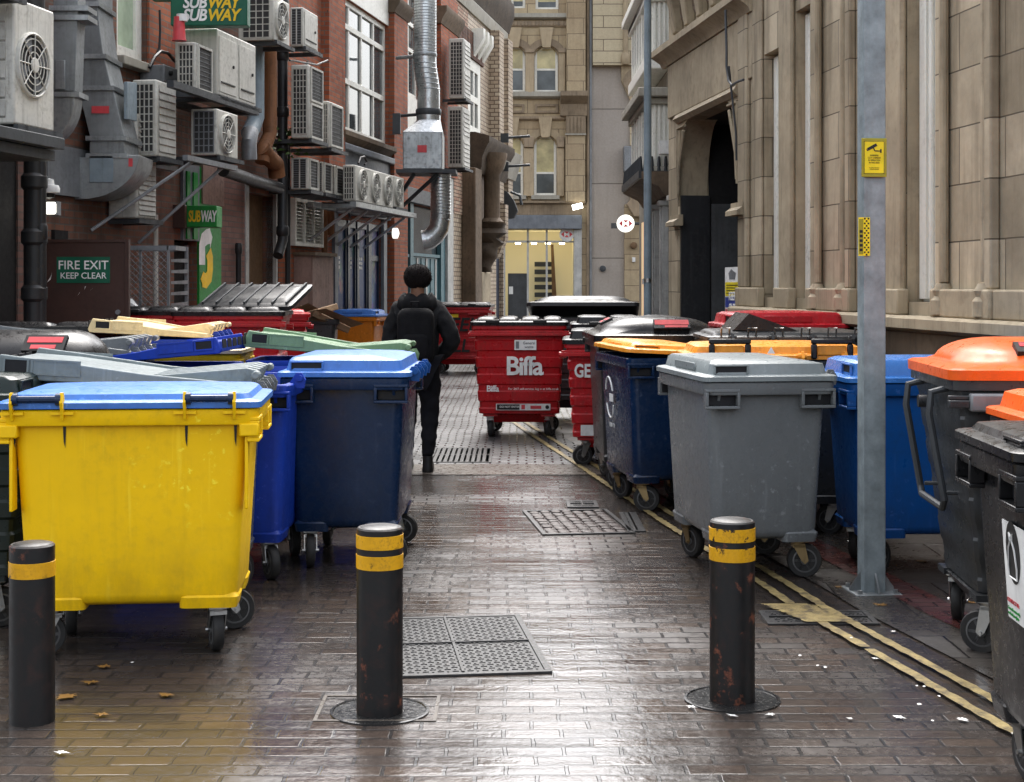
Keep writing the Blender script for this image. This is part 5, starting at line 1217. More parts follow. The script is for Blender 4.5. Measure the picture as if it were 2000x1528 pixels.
# =================================================================== OUTDOOR UNITS AND DUCTS ON THE LEFT WALLS
def ac(label,pb,pc,pf,yt,yb,dF,front=('fan',1,'h'),end='grille',name='air_conditioner',d_back=None,bracket=True,cat='air conditioner',group=None,casing='acwhite'):
    s0=LW.s(pc,dF); s1=LW.s(pf,dF); d0=max(.02,LW.d(pb,s0)) if d_back is None else d_back
    z1,z0=LW.z(yt,s0,dF),LW.z(yb,s0,dF); L=s1-s0; D=dF-d0; h=z1-z0
    T=thing(name,label,cat,LW.w(s0,d0,z0),LW.a,group)
    MB().box(0,L,-D,0,0,h).build('casing',M[casing],T,bev=min(.02,h*.03))
    y=-D
    if front[0]=='fan':
        n,o=front[1],front[2]
        for k in range(n):
            if o=='v': cx,cz=L*.45 if n==1 else L*.5,h*(k+.5)/n; r=min(L*.42,h/n*.43)
            else: cx,cz=L*(k+.5)/n if n>1 else L*.42,h*.5; r=min(L/n*.42,h*.43)
            if n==1: cx=L*.42; r=min(L*.40,h*.43)
            g=MB()
            rx=1.0
            g.lathe([(r,0),(r,-.03),(r*.95,-.038),(r*.92,-.03),(r*.92,-.004)],(cx,y,cz),28,'y',0,False)
            g.lathe([(r*.925,-.004),(.001,-.006)],(cx,y,cz),28,'y',1,False)
            for j in range(8):
                a=2*pi*j/8; g.tube([(cx+r*.2*cos(a),y-.03,cz+r*.2*sin(a)),(cx+r*.95*cos(a),y-.034,cz+r*.95*sin(a))],r*.014+.002,4)
            for q_ in (.4,.6,.8): g.lathe([(r*q_-.004,-.026),(r*q_+.004,-.026),(r*q_+.004,-.032),(r*q_-.004,-.032),(r*q_-.004,-.026)],(cx,y,cz),24,'y',0,False)
            g.lathe([(r*.24,-.028),(r*.22,-.040),(.001,-.043)],(cx,y,cz),18,'y',0,False)
            for j in range(4):
                a=2*pi*j/4+.4; g.add([(cx+r*.2*cos(a),y-.012,cz+r*.2*sin(a)),(cx+r*.88*cos(a-.35),y-.009,cz+r*.88*sin(a-.35)),(cx+r*.88*cos(a+.35),y-.02,cz+r*.88*sin(a+.35))],[(0,1,2)],2)
            g.build('fan_grille',[M['acwhite'],M['acdark'],M['greysteel']],T)
    elif front[0]=='louvre':
        for k in range(front[1]):
            z0_,z1_=h*(k+.06)/front[1],h*(k+.94)/front[1]; g=MB(); m=int(front[2])
            for j in range(m):
                z=z0_+(z1_-z0_)*j/m; st=(z1_-z0_)/m; g.add([(L*.1,y-.002,z+st*.95),(L*.9,y-.002,z+st*.95),(L*.9,y-.016,z+st*.10),(L*.1,y-.016,z+st*.10),(L*.1,y-.002,z),(L*.9,y-.002,z)],[(0,1,2,3),(3,2,5,4),(0,3,4),(1,5,2)])
            g.build('louvre',M['acslat'],T)
    elif front[0]=='dark':
        for k in range(front[1]):
            z0_,z1_=h*(k+.08)/front[1],h*(k+.92)/front[1]; g=MB(); t=.03
            g.box(L*.14,L*.86,y-.003,y-.001,z0_,z1_,1)
            for j in range(9): z=z0_+(z1_-z0_)*j/9; g.box(L*.14,L*.86,y-.008,y-.003,z,z+.006,2)
            g.box(L*.1,L*.14,y-.02,y,z0_-t,z1_+t).box(L*.86,L*.9,y-.02,y,z0_-t,z1_+t).box(L*.14,L*.86,y-.02,y,z1_,z1_+t).box(L*.14,L*.86,y-.02,y,z0_-t,z0_)
            g.build('outlet_grille',[M['acwhite'],M['acdark'],M['greysteel']],T)
    elif front[0]=='panel':
        for k in range(front[1]):
            x0,x1=L*(k+.08)/front[1],L*(k+.92)/front[1]; g=MB(); g.box(x0,x1,y-.008,y,h*.06,h*.9); g.build('panel',M['acwhite'],T,bev=.004)
            MB().box(x0+.1*(x1-x0),x1-.1*(x1-x0),y-.02,y-.008,h*.2,h*.22).lathe([(.02,-.008),(.02,-.025)],((x0+x1)/2+.3*(x1-x0),y,h*.5),8,'y').build('handle',M['ink'],T)
    # end face (towards the street mouth): x = 0
    x=0
    if end in ('grille','cage'):
        g=MB(); g.box(-.003,-.001,-D*.88,-D*.14,h*.06,h*.94,1)
        nx=4; nz=max(5,int(h/.09))
        for k in range(nx+1): yy=-D*.88+D*.74*k/nx; g.box(-.014,-.003,yy-.006,yy+.006,h*.06,h*.94)
        for k in range(nz+1): zz=h*.06+h*.88*k/nz; g.box(-.010,-.003,-D*.88,-D*.14,zz-.006,zz+.006)
        g.build('side_grille',[M['acgrille'] if end=='grille' else M['greysteel'],M['acdark']],T)
    elif end=='louvre':
        g=MB(); m=max(4,int(h/.16))
        for j in range(m):
            z=h*.05+h*.9*j/m; st=h*.9/m; g.add([(-.002,-D*.9,z+st*.95),(-.002,-D*.1,z+st*.95),(-.018,-D*.1,z+st*.10),(-.018,-D*.9,z+st*.10),(-.002,-D*.9,z),(-.002,-D*.1,z)],[(0,1,2,3),(3,2,5,4),(0,3,4),(1,5,2)])
        g.build('louvre',M['acslat'],T)
    elif end=='dark':
        g=MB(); g.box(-.003,-.001,-D*.90,-D*.12,h*.05,h*.95,1)
        for k in (0,.5,1): yy=-D*.90+D*.78*k; g.box(-.012,-.003,yy-.008,yy+.008,h*.05,h*.95)
        for k in range(14): zz=h*.05+h*.9*k/13; g.box(-.006,-.003,-D*.90,-D*.12,zz-.003,zz+.003,2)
        g.build('side_grille',[M['acwhite'],M['acdark'],M['greysteel']],T)
    if bracket:
        g=MB()
        for xx in (L*.12,L*.88-.04): g.box(xx,xx+.04,-D-.06,d0-.002,-.06,-.004)
        g.box(-.05,L+.05,-D-.06,-D-.02,-.058,-.008); g.build('bracket',M['steel'],T)
    return T
G_='outdoor units on the left walls'
ac('large weathered outdoor unit with a big fan at the top left corner',-60,28,106,-6,242,.98,('fan',1,'v'),'louvre',d_back=.2)
MB().box(LW.s(-300,.95),LW.s(108,.95),-1.05,-.02,-.12,0).build
sh=thing('unit_shelf','dark steel shelf frame carrying the big unit at the top left','shelf',LW.w(LW.s(108,1.0),0,LW.z(292,LW.s(104,1.0),1.0)),LW.a)
MB().box(-3.5,.02,-1.08,-.98,.0,.10).box(-3.5,.02,-.4,-.3,0,.10).box(-.08,.02,-.98,-.02,0,.1).box(-2.2,-2.1,-.98,-.02,0,.1).box(-3.5,0,-1.0,-.02,-.10,-.01).build('rails',M['steel'],sh,bev=.006)
ac('upper weathered louvred unit cut off by the top left edge',-90,-10,34,-120,-22,1.05,('louvre',1,4),'louvre',d_back=.25)
ac('tall buff unit with a long louvred front below the big duct elbow',250,266,306,222,426,.36,('louvre',2,9),'plain',d_back=.03)
ac('buff unit with a slatted side and louvred front left of the stacked white units',258,306,345,155,305,.55,('louvre',1,9),'grille')
ac('weathered white unit with barred side, topmost left on the steel shelf',345,382,416,82,178,.75,('dark',1),'grille')
ac('pair of tall stained white cabinets standing on the steel shelf',414,424,500,55,185,.78,('panel',2),'plain',d_back=.25)
ac('white unit with round fan and dark caged side under the white cabinets',372,424,465,212,303,.85,('fan',1,'v'),'cage')
ac('white fan unit high beside the blue grey clad pipe',518,535,566,-10,78,.75,('fan',1,'v'),'grille',d_back=.25)
ac('white unit with blank front panel high right of the fan unit',566,592,621,14,90,.62,('panel',1),'dark')
ac('tall double outlet white unit left of the gridded window',568,603,632,126,270,.72,('dark',2),'grille')
ac('smaller mossy white unit right of the tall double unit',624,642,671,197,288,.70,('dark',1),'grille')
ac('first white box unit of the low row of three, nearest',568,602,622,308,370,.62,('dark',1),'dark')
ac('second white box unit of the low row of three',617,631,648,316,376,.58,('dark',1),'dark')
ac('third white box unit of the low row of three, farthest',645,654,672,323,381,.58,('dark',1),'dark')
ac('long white unit with three oval fan outlets on a shelf above the blue shopfront',669,694,768,322,393,.85,('fan',3,'h'),'grille')
ac('single white fan unit at the far end of the shelf above the blue shopfront',764,769,789,343,404,.83,('fan',1,'v'),'plain',d_back=.3)
ac('upper slim grey white unit on the wall beyond the round steel duct',876,906,919,75,192,.62,('louvre',2,6),'grille')
ac('lower slim grey white unit on the wall beyond the round steel duct',874,904,918,208,327,.62,('louvre',2,6),'grille')
# shelf under the row
a,b=LW.s(700,.9),LW.s(805,.9); zz=LW.z(408,LW.s(740,.9),.9)
sh=thing('unit_shelf','galvanised shelf bracketed over the blue shopfront','shelf',LW.w(a,0,zz),LW.a); q=MB().box(-.4,b-a,-.98,-.88,-.05,.03).box(-.4,b-a,-.3,-.2,-.05,.03)
for k in range(5): x=(b-a)*k/4.2; q.box(x,x+.06,-.88,-.02,-.05,.02).tube([(x+.03,-.8,-.05),(x+.03,-.03,-.6)],.025,5)
q.build('rails',M['galv'],sh)
a,b=LW.s(400,.8),LW.s(500,.8); zz=LW.z(186,LW.s(424,.8),.8)
sh=thing('unit_shelf','steel shelf under the stained white cabinets','shelf',LW.w(a,0,zz),LW.a); MB().box(-1.0,b-a,-.84,-.76,-.09,-.01).box(-1.0,b-a,-.2,-.1,-.09,-.01).box(-.2,-.12,-.76,-.02,-.09,-.01).box(b-a-.1,b-a-.02,-.76,-.02,-.09,-.01).build('rails',M['steel'],sh)
a=LW.s(372,.85); zz=LW.z(318,LW.s(424,.85),.85)
sh=thing('unit_shelf','strutted steel frame under the caged fan unit','shelf',LW.w(a,0,zz),LW.a); q=MB().box(-.25,1.3,-.92,-.86,-.06,.0).box(-.25,1.3,-.16,-.08,-.06,.0)
q.tube([(.0,-.88,-.05),(-.9,-.1,-.85)],.02,6).tube([(.9,-.88,-.05),(.3,-.1,-.95)],.02,6); q.build('rails',M['greysteel'],sh)
# small grey wall cabinet with a black knob
t=thing('junction_box','small grey metal box on the wall above the slatted unit','box',LW.w(LW.s(318,.3),.02,LW.z(160,LW.s(318,.3),.3)),LW.a)
MB().box(0,.55,-.3,0,0,.20).build('cabinet',M['greysteel'],t,bev=.01); MB().lathe([(.03,0),(.03,-.03)],(.15,-.3,.12),10,'y').build('knob',M['ink'],t)

# ---- rectangular ducts
FD=Fr(0,15.7,1,0)
def fdx(px): return xat(px,15.7)
def fdz(py): return zat(py,15.7)
def rect_duct(name,label,rows,dep,Y0,mat,flanges,turn=None):
    """rows: (left px, right px, image row) of the near face; dep: depth along the alley"""
    T=thing(name,label,'duct',(xat(rows[0][0],Y0),Y0,zat(rows[-1][2],Y0)))
    bx0,bz=T.location.x,T.location.z
    def ring(l,r,z,g=0):
        x0,x1=xat(l,Y0)-bx0-g,xat(r,Y0)-bx0+g; zz=zat(z,Y0)-bz
        return [(x0,-g,zz),(x1,-g,zz),(x1,dep+g,zz),(x0,dep+g,zz)]
    mb=MB(); mb.loft([ring(*r) for r in rows]); mb.build('duct_run',mat,T,bev=.006,sharp=20)
    for fr_ in flanges:
        a=ring(*fr_,.03); b=[(x,y,z-.05) for x,y,z in a]; MB().loft([a,b]).build('flange',M['galv'],T)
    return T,ring,bx0,bz
rows=[(163,190,-80),(163,190,0),(162,192,35),(158,201,103),(150,216,165),(153,221,177),(175,242,265),(175,243,300)]
T,ring,bx0,bz=rect_duct('ventilation_duct','big cranked dark grey sheet metal duct dropping down the near wall',rows,.60,15.6,M['galvdark'],[(163,190,4),(157,203,106),(149,218,168),(174,243,266),(174,244,300)])
# bottom elbow: sweeps from downwards to leftwards
mb=MB(); x1=xat(272,15.6)-bx0; xl=xat(176,15.6)-bx0; zt=zat(300,15.6)-bz; rad_o=x1-xl
rings=[]
n=10; cx,cz=xl-.10,zt-.02
ro,ri=x1-cx,.10
sc=(zat(300,15.6)-zat(386,15.6))/ro
for k in range(n+1):
    a=pi/2*k/n
    rings.append([(cx+ri*cos(a),-.015,cz-ri*sin(a)*sc*.3),(cx+ro*cos(a),-.015,cz-ro*sin(a)*sc),(cx+ro*cos(a),.60,cz-ro*sin(a)*sc),(cx+ri*cos(a),.60,cz-ri*sin(a)*sc*.3)])
rings.append([(xat(96,15.6)-bx0,p[1],p[2]) for p in rings[-1]])
mb.loft(rings); mb.build('elbow',M['galv'],T,bev=.006,sharp=25)
MB().box(xat(176,15.6)-bx0,xat(222,15.6)-bx0,-.03,-.016,zat(357,15.6)-bz,zat(305,15.6)-bz).build('access_panel',M['bluepipe'],T,bev=.004)
for nm,pts,mt in (('warning_label',((180,214,208,222),),M['labelred']),('warning_label',((252,260,310,326),),M['labelred'])):
    for a,b,c,d in pts: MB().box(xat(a,15.6)-bx0,xat(b,15.6)-bx0,-.022,-.018,zat(d,15.6)-bz,zat(c,15.6)-bz).build(nm,mt,T)
q=MB(); zt1=zat(190,15.6)-bz; zt0=zat(240,15.6)-bz
q.build
q=MB(); xx=xat(248,15.6)-bx0
q.prism([(.06,zat(232,15.6)-bz),(.46,zat(250,15.6)-bz+.12),(.46,zat(150,15.6)-bz),(.06,zat(140,15.6)-bz-.1)],xx-.05,xx-.01,'x'); q.build('side_panel',M['bluepipe'],T,rot=(0,0,0),bev=.006)
rows2=[(104,152,-60),(104,152,20),(104,150,60),(102,148,120),(101,146,178)]
T2,ring2,bx2,bz2=rect_duct('ventilation_duct','straight grey sheet metal duct hanging left of the cranked duct',rows2,.27,14.6,M['galvdark'],[(103,167,12),(103,168,30),(101,150,180)])
MB().box(xat(101,14.6)-bx2+.04,xat(128,14.6)-bx2,-.02,-.002,zat(175,14.6)-bz2,zat(118,14.6)-bz2).build('access_panel',M['galv'],T2,bev=.004)
rings=[];cx=xat(86,14.6)-bx2;cz=zat(186,14.6)-bz2
for k in range(9):
    a=pi/2*k/8; ro=xat(146,14.6)-xat(86,14.6); 
    rings.append([(cx+.05*cos(a),0,cz-.1*sin(a)),(cx+ro*cos(a),0,cz-.46*sin(a)),(cx+ro*cos(a),.27,cz-.46*sin(a)),(cx+.05*cos(a),.27,cz-.1*sin(a))])
MB().loft(rings).build('elbow',M['galv'],T2,bev=.006,sharp=25)
t=thing('junction_box','plain grey sheet metal box behind the elbow of the cranked duct','box',(xat(131,16.2),16.2,zat(312,16.2)))
MB().box(0,.26,0,.3,0,.30).build('cabinet',M['galvdark'],t,bev=.008)
# ---- round steel duct with its box
YD=27.6
def dp(px,py,dy=0): return (xat(px,YD),YD+dy,zat(py,YD))
T=thing('round_duct','shiny round spiral steel duct dropping through a square box on the red brick front','duct',(xat(834,YD),YD,0))
def loc(p): return (p[0]-T.location.x,p[1]-T.location.y,p[2])
rr_=.5*(853-808)/F*YD
mb=MB(); mb.tube([loc(dp(830,-120)),loc(dp(830,60)),loc(dp(830,118))],rr_,24); pts=[dp(830,118),dp(831,135),dp(834,155),dp(837,175),dp(837,195),dp(837,222)]
mb.tube([loc(p) for p in pts],rr_*.99,24); mb.build('upper_pipe',M['spiral'],T,sharp=50)
mb=MB()
for k in range(22): z=zat(-10+k*5.6,YD); mb.lathe([(rr_,0),(rr_+.012,.008),(rr_,.016)],(xat(830,YD)-T.location.x,0,z),24,caps=False)
for k in range(6): p=loc(dp(830+k*1.4,126+k*10)); mb.lathe([(rr_,0),(rr_+.014,.01),(rr_,.02)],p,24,caps=False)
mb.build('seam',M['spiral'],T)
bxl,bxr=xat(790,YD)-T.location.x,xat(866,YD)-T.location.x; bz1,bz0=zat(262,YD),zat(334,YD); 
MB().box(bxl,bxr,-.42,.42,bz0,bz1).build('box',M['galv'],T,bev=.015)
q=MB(); cz_=zat(236,YD); c0=xat(837,YD)-T.location.x; n=24
sq=[]
for j in range(n):
    a=2*pi*j/n; m_=max(abs(cos(a)),abs(sin(a))); sq.append(((bxl+bxr)/2+(bxr-bxl)/2*cos(a)/m_,.42*sin(a)/m_,bz1))
q.loft([sq,[(c0+rr_*1.05*cos(2*pi*j/n),rr_*1.05*sin(2*pi*j/n),cz_) for j in range(n)],[(c0+rr_*1.05*cos(2*pi*j/n),rr_*1.05*sin(2*pi*j/n),zat(222,YD)) for j in range(n)]]); q.build('transition',M['spiral'],T,sharp=20)
MB().box(xat(818,YD)-T.location.x,xat(836,YD)-T.location.x,-.428,-.421,zat(302,YD),zat(288,YD)).build('warning_label',M['labelred'],T)
q=MB(); q.lathe([(rr_*1.06,0),(rr_*1.12,.02),(rr_*1.12,.1),(rr_*1.06,.12)],(c0,0,zat(226,YD)),24).tube([(c0-rr_,0,zat(224,YD)),(xat(782,YD)-T.location.x,.2,zat(224,YD))],.03,6).box(xat(767,YD)-T.location.x,xat(782,YD)-T.location.x,-.05,.1,zat(262,YD),zat(222,YD)); q.build('clamp',M['steel'],T)
q=MB(); q.tube([(xat(772,YD)-T.location.x,.3,zat(109,YD)),(xat(826,YD)-T.location.x,-.1,zat(110,YD))],.035,6).lathe([(rr_*1.01,0),(rr_*1.05,.02),(rr_*1.05,.06),(rr_*1.01,.08)],(xat(830,YD)-T.location.x,0,zat(112,YD)),24); q.build('clamp',M['galv'],T)
q=MB(); q.box(bxl-.12,bxr+.25,-.5,.5,bz0-.07,bz0-.005).tube([(bxr-.1,-.4,bz0-.1),(bxl-.2,.5,bz0-.75)],.04,6).tube([(bxl+.2,-.4,bz0-.1),(bxl-.2,.5,bz0-.55)],.04,6); q.build('bracket',M['steel'],T)
rl=.5*(881-841)/F*YD; x_=861
pts=[dp(x_,338),dp(x_,400),dp(x_,428),dp(858,446),dp(849,459),dp(838,468),dp(826,470)]
q=MB(); q.tube([loc(p) for p in pts[:3]],rl,24); q.tube([loc(p) for p in pts[2:]],[rl*1.0,rl*1.0,rl,rl,rl*1.02],24); q.build('lower_pipe',M['spiral'],T,sharp=50)
q=MB()
for k in range(13): q.lathe([(rl,0),(rl+.012,.008),(rl,.016)],loc(dp(x_,342+k*6.4)),24,caps=False)
q.build('seam',M['spiral'],T)

# ---- pipes
def pipe(label,pts,r,mat,d,name='drain_pipe',cat='pipe',collars=()):
    s0=LW.s(pts[0][0],d); T=thing(name,label,cat,LW.w(s0,d,0),LW.a)
    P=[]
    for p in pts:
        dd=p[2] if len(p)>2 else d; s=LW.s(p[0],dd); P.append((s-s0,-(dd-d),LW.z(p[1],s,dd)))
    MB().tube(P,r,12).build('pipe',M[mat],T,sharp=50)
    if collars:
        for py in collars:
            z=LW.z(py,s0,d); MB().lathe([(r,0),(r*1.25,.03),(r*1.25,.13),(r,.16)],(0,0,z),12).build('collar',M[mat],T)
    return T
pipe('thick black cast iron downpipe left of the fire exit door',[(67,-40),(67,640)],.098,'pipe',.35,collars=(372,480,590))
pipe('second thinner black pipe beside the fire exit door',[(80,300),(80,640)],.05,'pipe',.42,collars=(470,))
pipe('blue grey clad vertical pipe behind the white cabinets',[(500,-60),(500,230),(492,252),(486,262)],.115,'bluepipe',.30)
pipe('rusty brown vertical pipe right of the blue grey clad pipe',[(527,95),(527,262),(515,290),(512,318)],.10,'rustpipe',.30)
pipe('tall black downpipe between the brown brick and the red brick building',[(552,-60),(552,470),(543,500)],.075,'pipe',.25,collars=(18,120,230,300,462))
pipe('thin black pipe close beside the tall black downpipe',[(562,280),(562,560)],.04,'pipe',.2)
pipe('dark slanting waste pipe running along the wall under the units',[(436,333),(492,352),(546,368)],.085,'pipe',.3)
pipe('thin pale cable conduit left of the lower green sign',[(304,420),(304,600)],.03,'acwhite',.1,'conduit','conduit')
pipe('short rusty red pipe left of the blue shopfront',[(645,395),(645,460)],.07,'rustpipe',.12)
pipe('dark red pipe right of the louvred grille',[(634,395),(634,580)],.05,'rustpipe',.1)
pipe('short black pipe stub on the pink brick pier',[(466,495),(466,560)],.04,'pipe',.1,collars=(498,))
# flexible hose under the caged unit
q=pipe('pleated flexible hose end beside the caged fan unit',[(490,258,.55),(486,280,.6),(487,312,.6)],.10,'greysteel',.55,'flexible_hose','hose')
q=pipe('bent rusty pipe elbow below the brown pipe',[(512,290,.3),(524,308,.34),(538,320,.3),(541,345,.3)],.12,'rustpipe',.3,'pipe_elbow','pipe')

# =================================================================== SIGNS, DOOR, CAGE AND LAMPS ON THE LEFT
t=thing('fire_exit_door','dark brown steel door standing open with a green fire exit sign','door',(xat(82,14.9),14.9,.12))
w=xat(250,14.9)-xat(82,14.9); h=zat(468,14.9)-.12
MB().box(0,w-.03,0,.045,0,h-.03).build('door_leaf',M['brown'],t,bev=.004); MB().box(w-.028,w+.01,-.012,.055,0,h).box(-.01,w-.03,-.012,.055,h-.028,h).build('edge_trim',M['brown'],t)
x0,x1=xat(111,14.9)-xat(82,14.9),xat(215,14.9)-xat(82,14.9); z0,z1=zat(553,14.9)-.12,zat(502,14.9)-.12
s=MB().box(x0,x1,-.006,0,z0,z1).build('sign_plate',M['signgreen'],t); xm=(x0+x1)/2
text('lettering','FIRE EXIT',.125,M['white'],s,(xm,-.008,z0+(z1-z0)*.67),bold=.008,sx=.98); text('lettering','KEEP CLEAR',.088,M['white'],s,(xm,-.008,z0+(z1-z0)*.27),bold=.006,sx=.98)
q=MB()
for a,b,c,d in ((92,541,101,552),(98,534,102,545),(175,565,183,569),(152,574,157,578),(86,545,88,549),(165,563,168,566)): q.add([(xat(a,14.9)-xat(82,14.9),-.003,zat(d,14.9)-.12),(xat(c,14.9)-xat(82,14.9),-.003,zat(b,14.9)-.12+.02),(xat(c,14.9)-xat(82,14.9)-.01,-.003,zat(d,14.9)-.12+.03)],[(0,1,2)])
q.build('torn_paper',M['label'],t)
for px,py in ((231,610),(233,628)): MB().lathe([(.025,0),(.025,-.03)],(xat(px,14.9)-xat(82,14.9),0,zat(py,14.9)-.12),10,'y').build('bolt',M['greysteel'],t)
def sign_box(label,px0,px1,py0,py1,Y,mat,dep=.2,name='hanging_sign',zx=0):
    t=thing(name,label,'sign',(xat((px0+px1)/2,Y),Y,zat(py1,Y)))
    w=xat(px1,Y)-xat(px0,Y); h=zat(py0,Y)-zat(py1,Y); MB().box(-w/2,w/2,0,dep,0,h).build('sign_box',mat,t,bev=.01); return t,w,h
t,w,h=sign_box('green projecting shop sign with the name repeated, high on the left wall',333,483,-60,50,17.2,M['signgreen'])
for zf in (.40,.175,.62):
    hh=.19
    a=text('lettering','SUB',hh,M['white'],t,(-.03,-.006,h*zf),align='RIGHT',bold=.028,shear=.22,sx=.88,space=.92); b=text('lettering','WAY',hh,M['letyel'],t,(-.02,-.006,h*zf),align='LEFT',bold=.028,shear=.22,sx=.88,space=.88)
MB().box(-w/2-.22,-w/2,.05,.15,.3,h).build('side_box',M['signgreen'],t)
t,w,h=sign_box('small green shop sign with yellow and white name over the green doorway',362,423,402,444,18.3,M['shopgreen'],.35)
text('lettering','SUB',.19,M['letyel'],t,(-.005,-.006,h*.48),align='RIGHT',bold=.03,sx=.48,shear=.1,space=.92); text('lettering','WAY',.19,M['white'],t,(.0,-.006,h*.48),align='LEFT',bold=.03,sx=.45,shear=.1,space=.9)
t,w,h=sign_box('dark brown box joined to the small green shop sign',320,361,400,446,18.15,M['brown'],.12,'sign_side_box')
t=thing('wall_lamp','square glowing bulkhead lamp beside the black downpipe','lamp',(xat(99,14.6),14.6,zat(418,14.6)))
MB().box(-.075,.045,0,.08,0,.115).build('glass',EMl,t,bev=.015); MB().box(-.09,.06,.02,.14,-.01,.125).build('housing',M['greysteel'],t)
t=thing('security_camera','white domed camera housing on the black downpipe','camera',(xat(96,14.6),14.6,zat(378,14.6)))
MB().lathe([(.06,0),(.10,.01),(.105,.05),(.09,.08),(.05,.085),(.045,.135),(.0,.15)],(0,0,0),16).build('housing',M['label'],t); MB().lathe([(.005,-.06),(.05,-.04),(.06,0)],(0,0,0),14).build('dome',M['ink'],t)
t=thing('round_wall_lamp','small round white lamp on the brick pier by the teal shopfront','lamp',LW.w(LW.s(768,.25),.13,LW.z(456,LW.s(768,.25),.25)),LW.a)
MB().lathe([(.10,-.12),(.10,-.2),(.03,-.23)],(0,0,0),14,'y').build('glass',EMd,t); MB().tube([(0,0,0),(0,-.13,0)],.03,6).build('arm',M['steel'],t)
t=thing('traffic_cone','upturned red plastic cone stuck on top of the units under the green sign','cone',LW.w(LW.s(350,.6),.6,LW.z(80,LW.s(350,.6),.6)))
MB().lathe([(.085,0),(.075,.03),(.06,.25),(.06,.27)],(0,0,0),14).build('cone',M['labelred'],t); MB().lathe([(.063,.22),(.062,.30),(.03,.30)],(.03,0,0),12).build('band',M['white'],t)
# cage with kegs
Yc=16.3
t=thing('wire_cage','grey framed wire mesh cage beside the fire exit door','cage',(xat(250,Yc),Yc,.05))
w=xat(329,Yc)-xat(250,Yc); h=zat(480,Yc)-.05; dpt=.55
q=MB(); e=.03
for x,y in ((0,0),(w,0),(w+.08,dpt),(0,dpt)): q.box(x-e/2,x+e/2,y-e/2,y+e/2,0,h)
q.box(0,w,-e/2,e/2,h-.05,h).box(0,w,-e/2,e/2,0,e).box(w-e/2,w+.08,0,dpt,h-.05,h).box(0,w,dpt-e/2,dpt+e/2,h-.05,h); q.build('frame',M['greysteel'],t)
q=MB(); st=.07; k=-h
while k<w:
    a0=max(0,k); a1=min(w,k+h)
    if a1>a0:
        q.tube([(a0,0,a0-k),(a1,0,a1-k)],.003,3,caps=False); q.tube([(a0,0,h-(a0-k)),(a1,0,h-(a1-k))],.003,3,caps=False)
    k+=st
q.build('wire_mesh',M['greysteel'],t)
q=MB(); g0,g1=.03,.95
for j in range(16): z=h*g0+(h-.12)*j/16; q.add([(w+.02,.04,z),(w+.1,dpt-.03,z),(w+.1,dpt-.03,z+.045),(w+.02,.04,z+.03)],[(0,1,2,3)])
q.build('side_louvre',M['greysteel'],t)
for k,(x,lab) in enumerate(((xat(284,Yc)-xat(250,Yc),'steel keg standing in the wire cage, left one'),(xat(312,Yc)-xat(250,Yc),'steel keg standing in the wire cage, right one'))):
    kg=thing('beer_keg',lab,'keg',(xat(250,Yc)+x,Yc+.27,.06),0,'kegs in the cage')
    hz_=1.38-k*.12
    MB().lathe([(.16,0),(.19,.03),(.19,.28),(.20,.31),(.19,.34),(.19,.62),(.2,.65),(.19,.68),(.19,.95),(.15,1.0),(.07,hz_-.2),(.07,hz_-.05),(.05,hz_)],(0,0,0),20).build('shell',M['galv'],kg)
# flag poles on the far corner
for py,lab in ((270,'upper thin black pole with a bracket sticking out from the buff brick corner'),(326,'lower thin black pole sticking out from the buff brick corner')):
    s=LW.s(980,.3); t=thing('flag_pole',lab,'pole',LW.w(s,.3,LW.z(py,s,.3)),LW.a)
    MB().tube([(0,0,0),(.0,-.75,.04)],.035,6).box(-.06,.06,-.18,.02,-.12,.12).build('pole',M['steel'],t)
t=thing('dark_shop_sign','dark ornamental bracket sign on the far corner above the blue door','sign',LW.w(LW.s(983,.2),.2,LW.z(430,LW.s(983,.2),.2)),LW.a)
MB().prism([(0,0),(-.3,.05),(-.4,.25),(-.3,.5),(-.12,.75),(0,.8)],-.06,.06,'x').tube([(0,-.2,.75),(0,-.45,.65),(0,-.5,.4)],.04,6).build('bracket',M['steel'],t)
# weed growing from the gutter
t=thing('weed','small green weed growing from the pipe ledge beside the tall double unit','plant',LW.w(LW.s(558,.3),.3,LW.z(278,LW.s(558,.3),.3)))
random.seed(4); leafm=PM('weed_leaf',(.05,.09,.02),.6,dirt=.2,streak=0); q=MB()
for k in range(90):
    a=random.uniform(0,2*pi); r=random.uniform(.02,.26); z=random.uniform(-.22,.2); x,y=r*cos(a),r*sin(a); b=random.uniform(0,2*pi); l=random.uniform(.04,.09)
    q.add([(x,y,z),(x+l*cos(b),y+l*sin(b),z+.03),(x+l*1.6*cos(b+.2),y+l*1.6*sin(b+.2),z-.02),(x+l*cos(b+.7),y+l*sin(b+.7),z-.01)],[(0,1,2,3)])
q.build('foliage',leafm,t); MB().tube([(0,0,-.2),(.02,0,0),(-.02,.02,.15)],.012,5).build('stem',leafm,t)
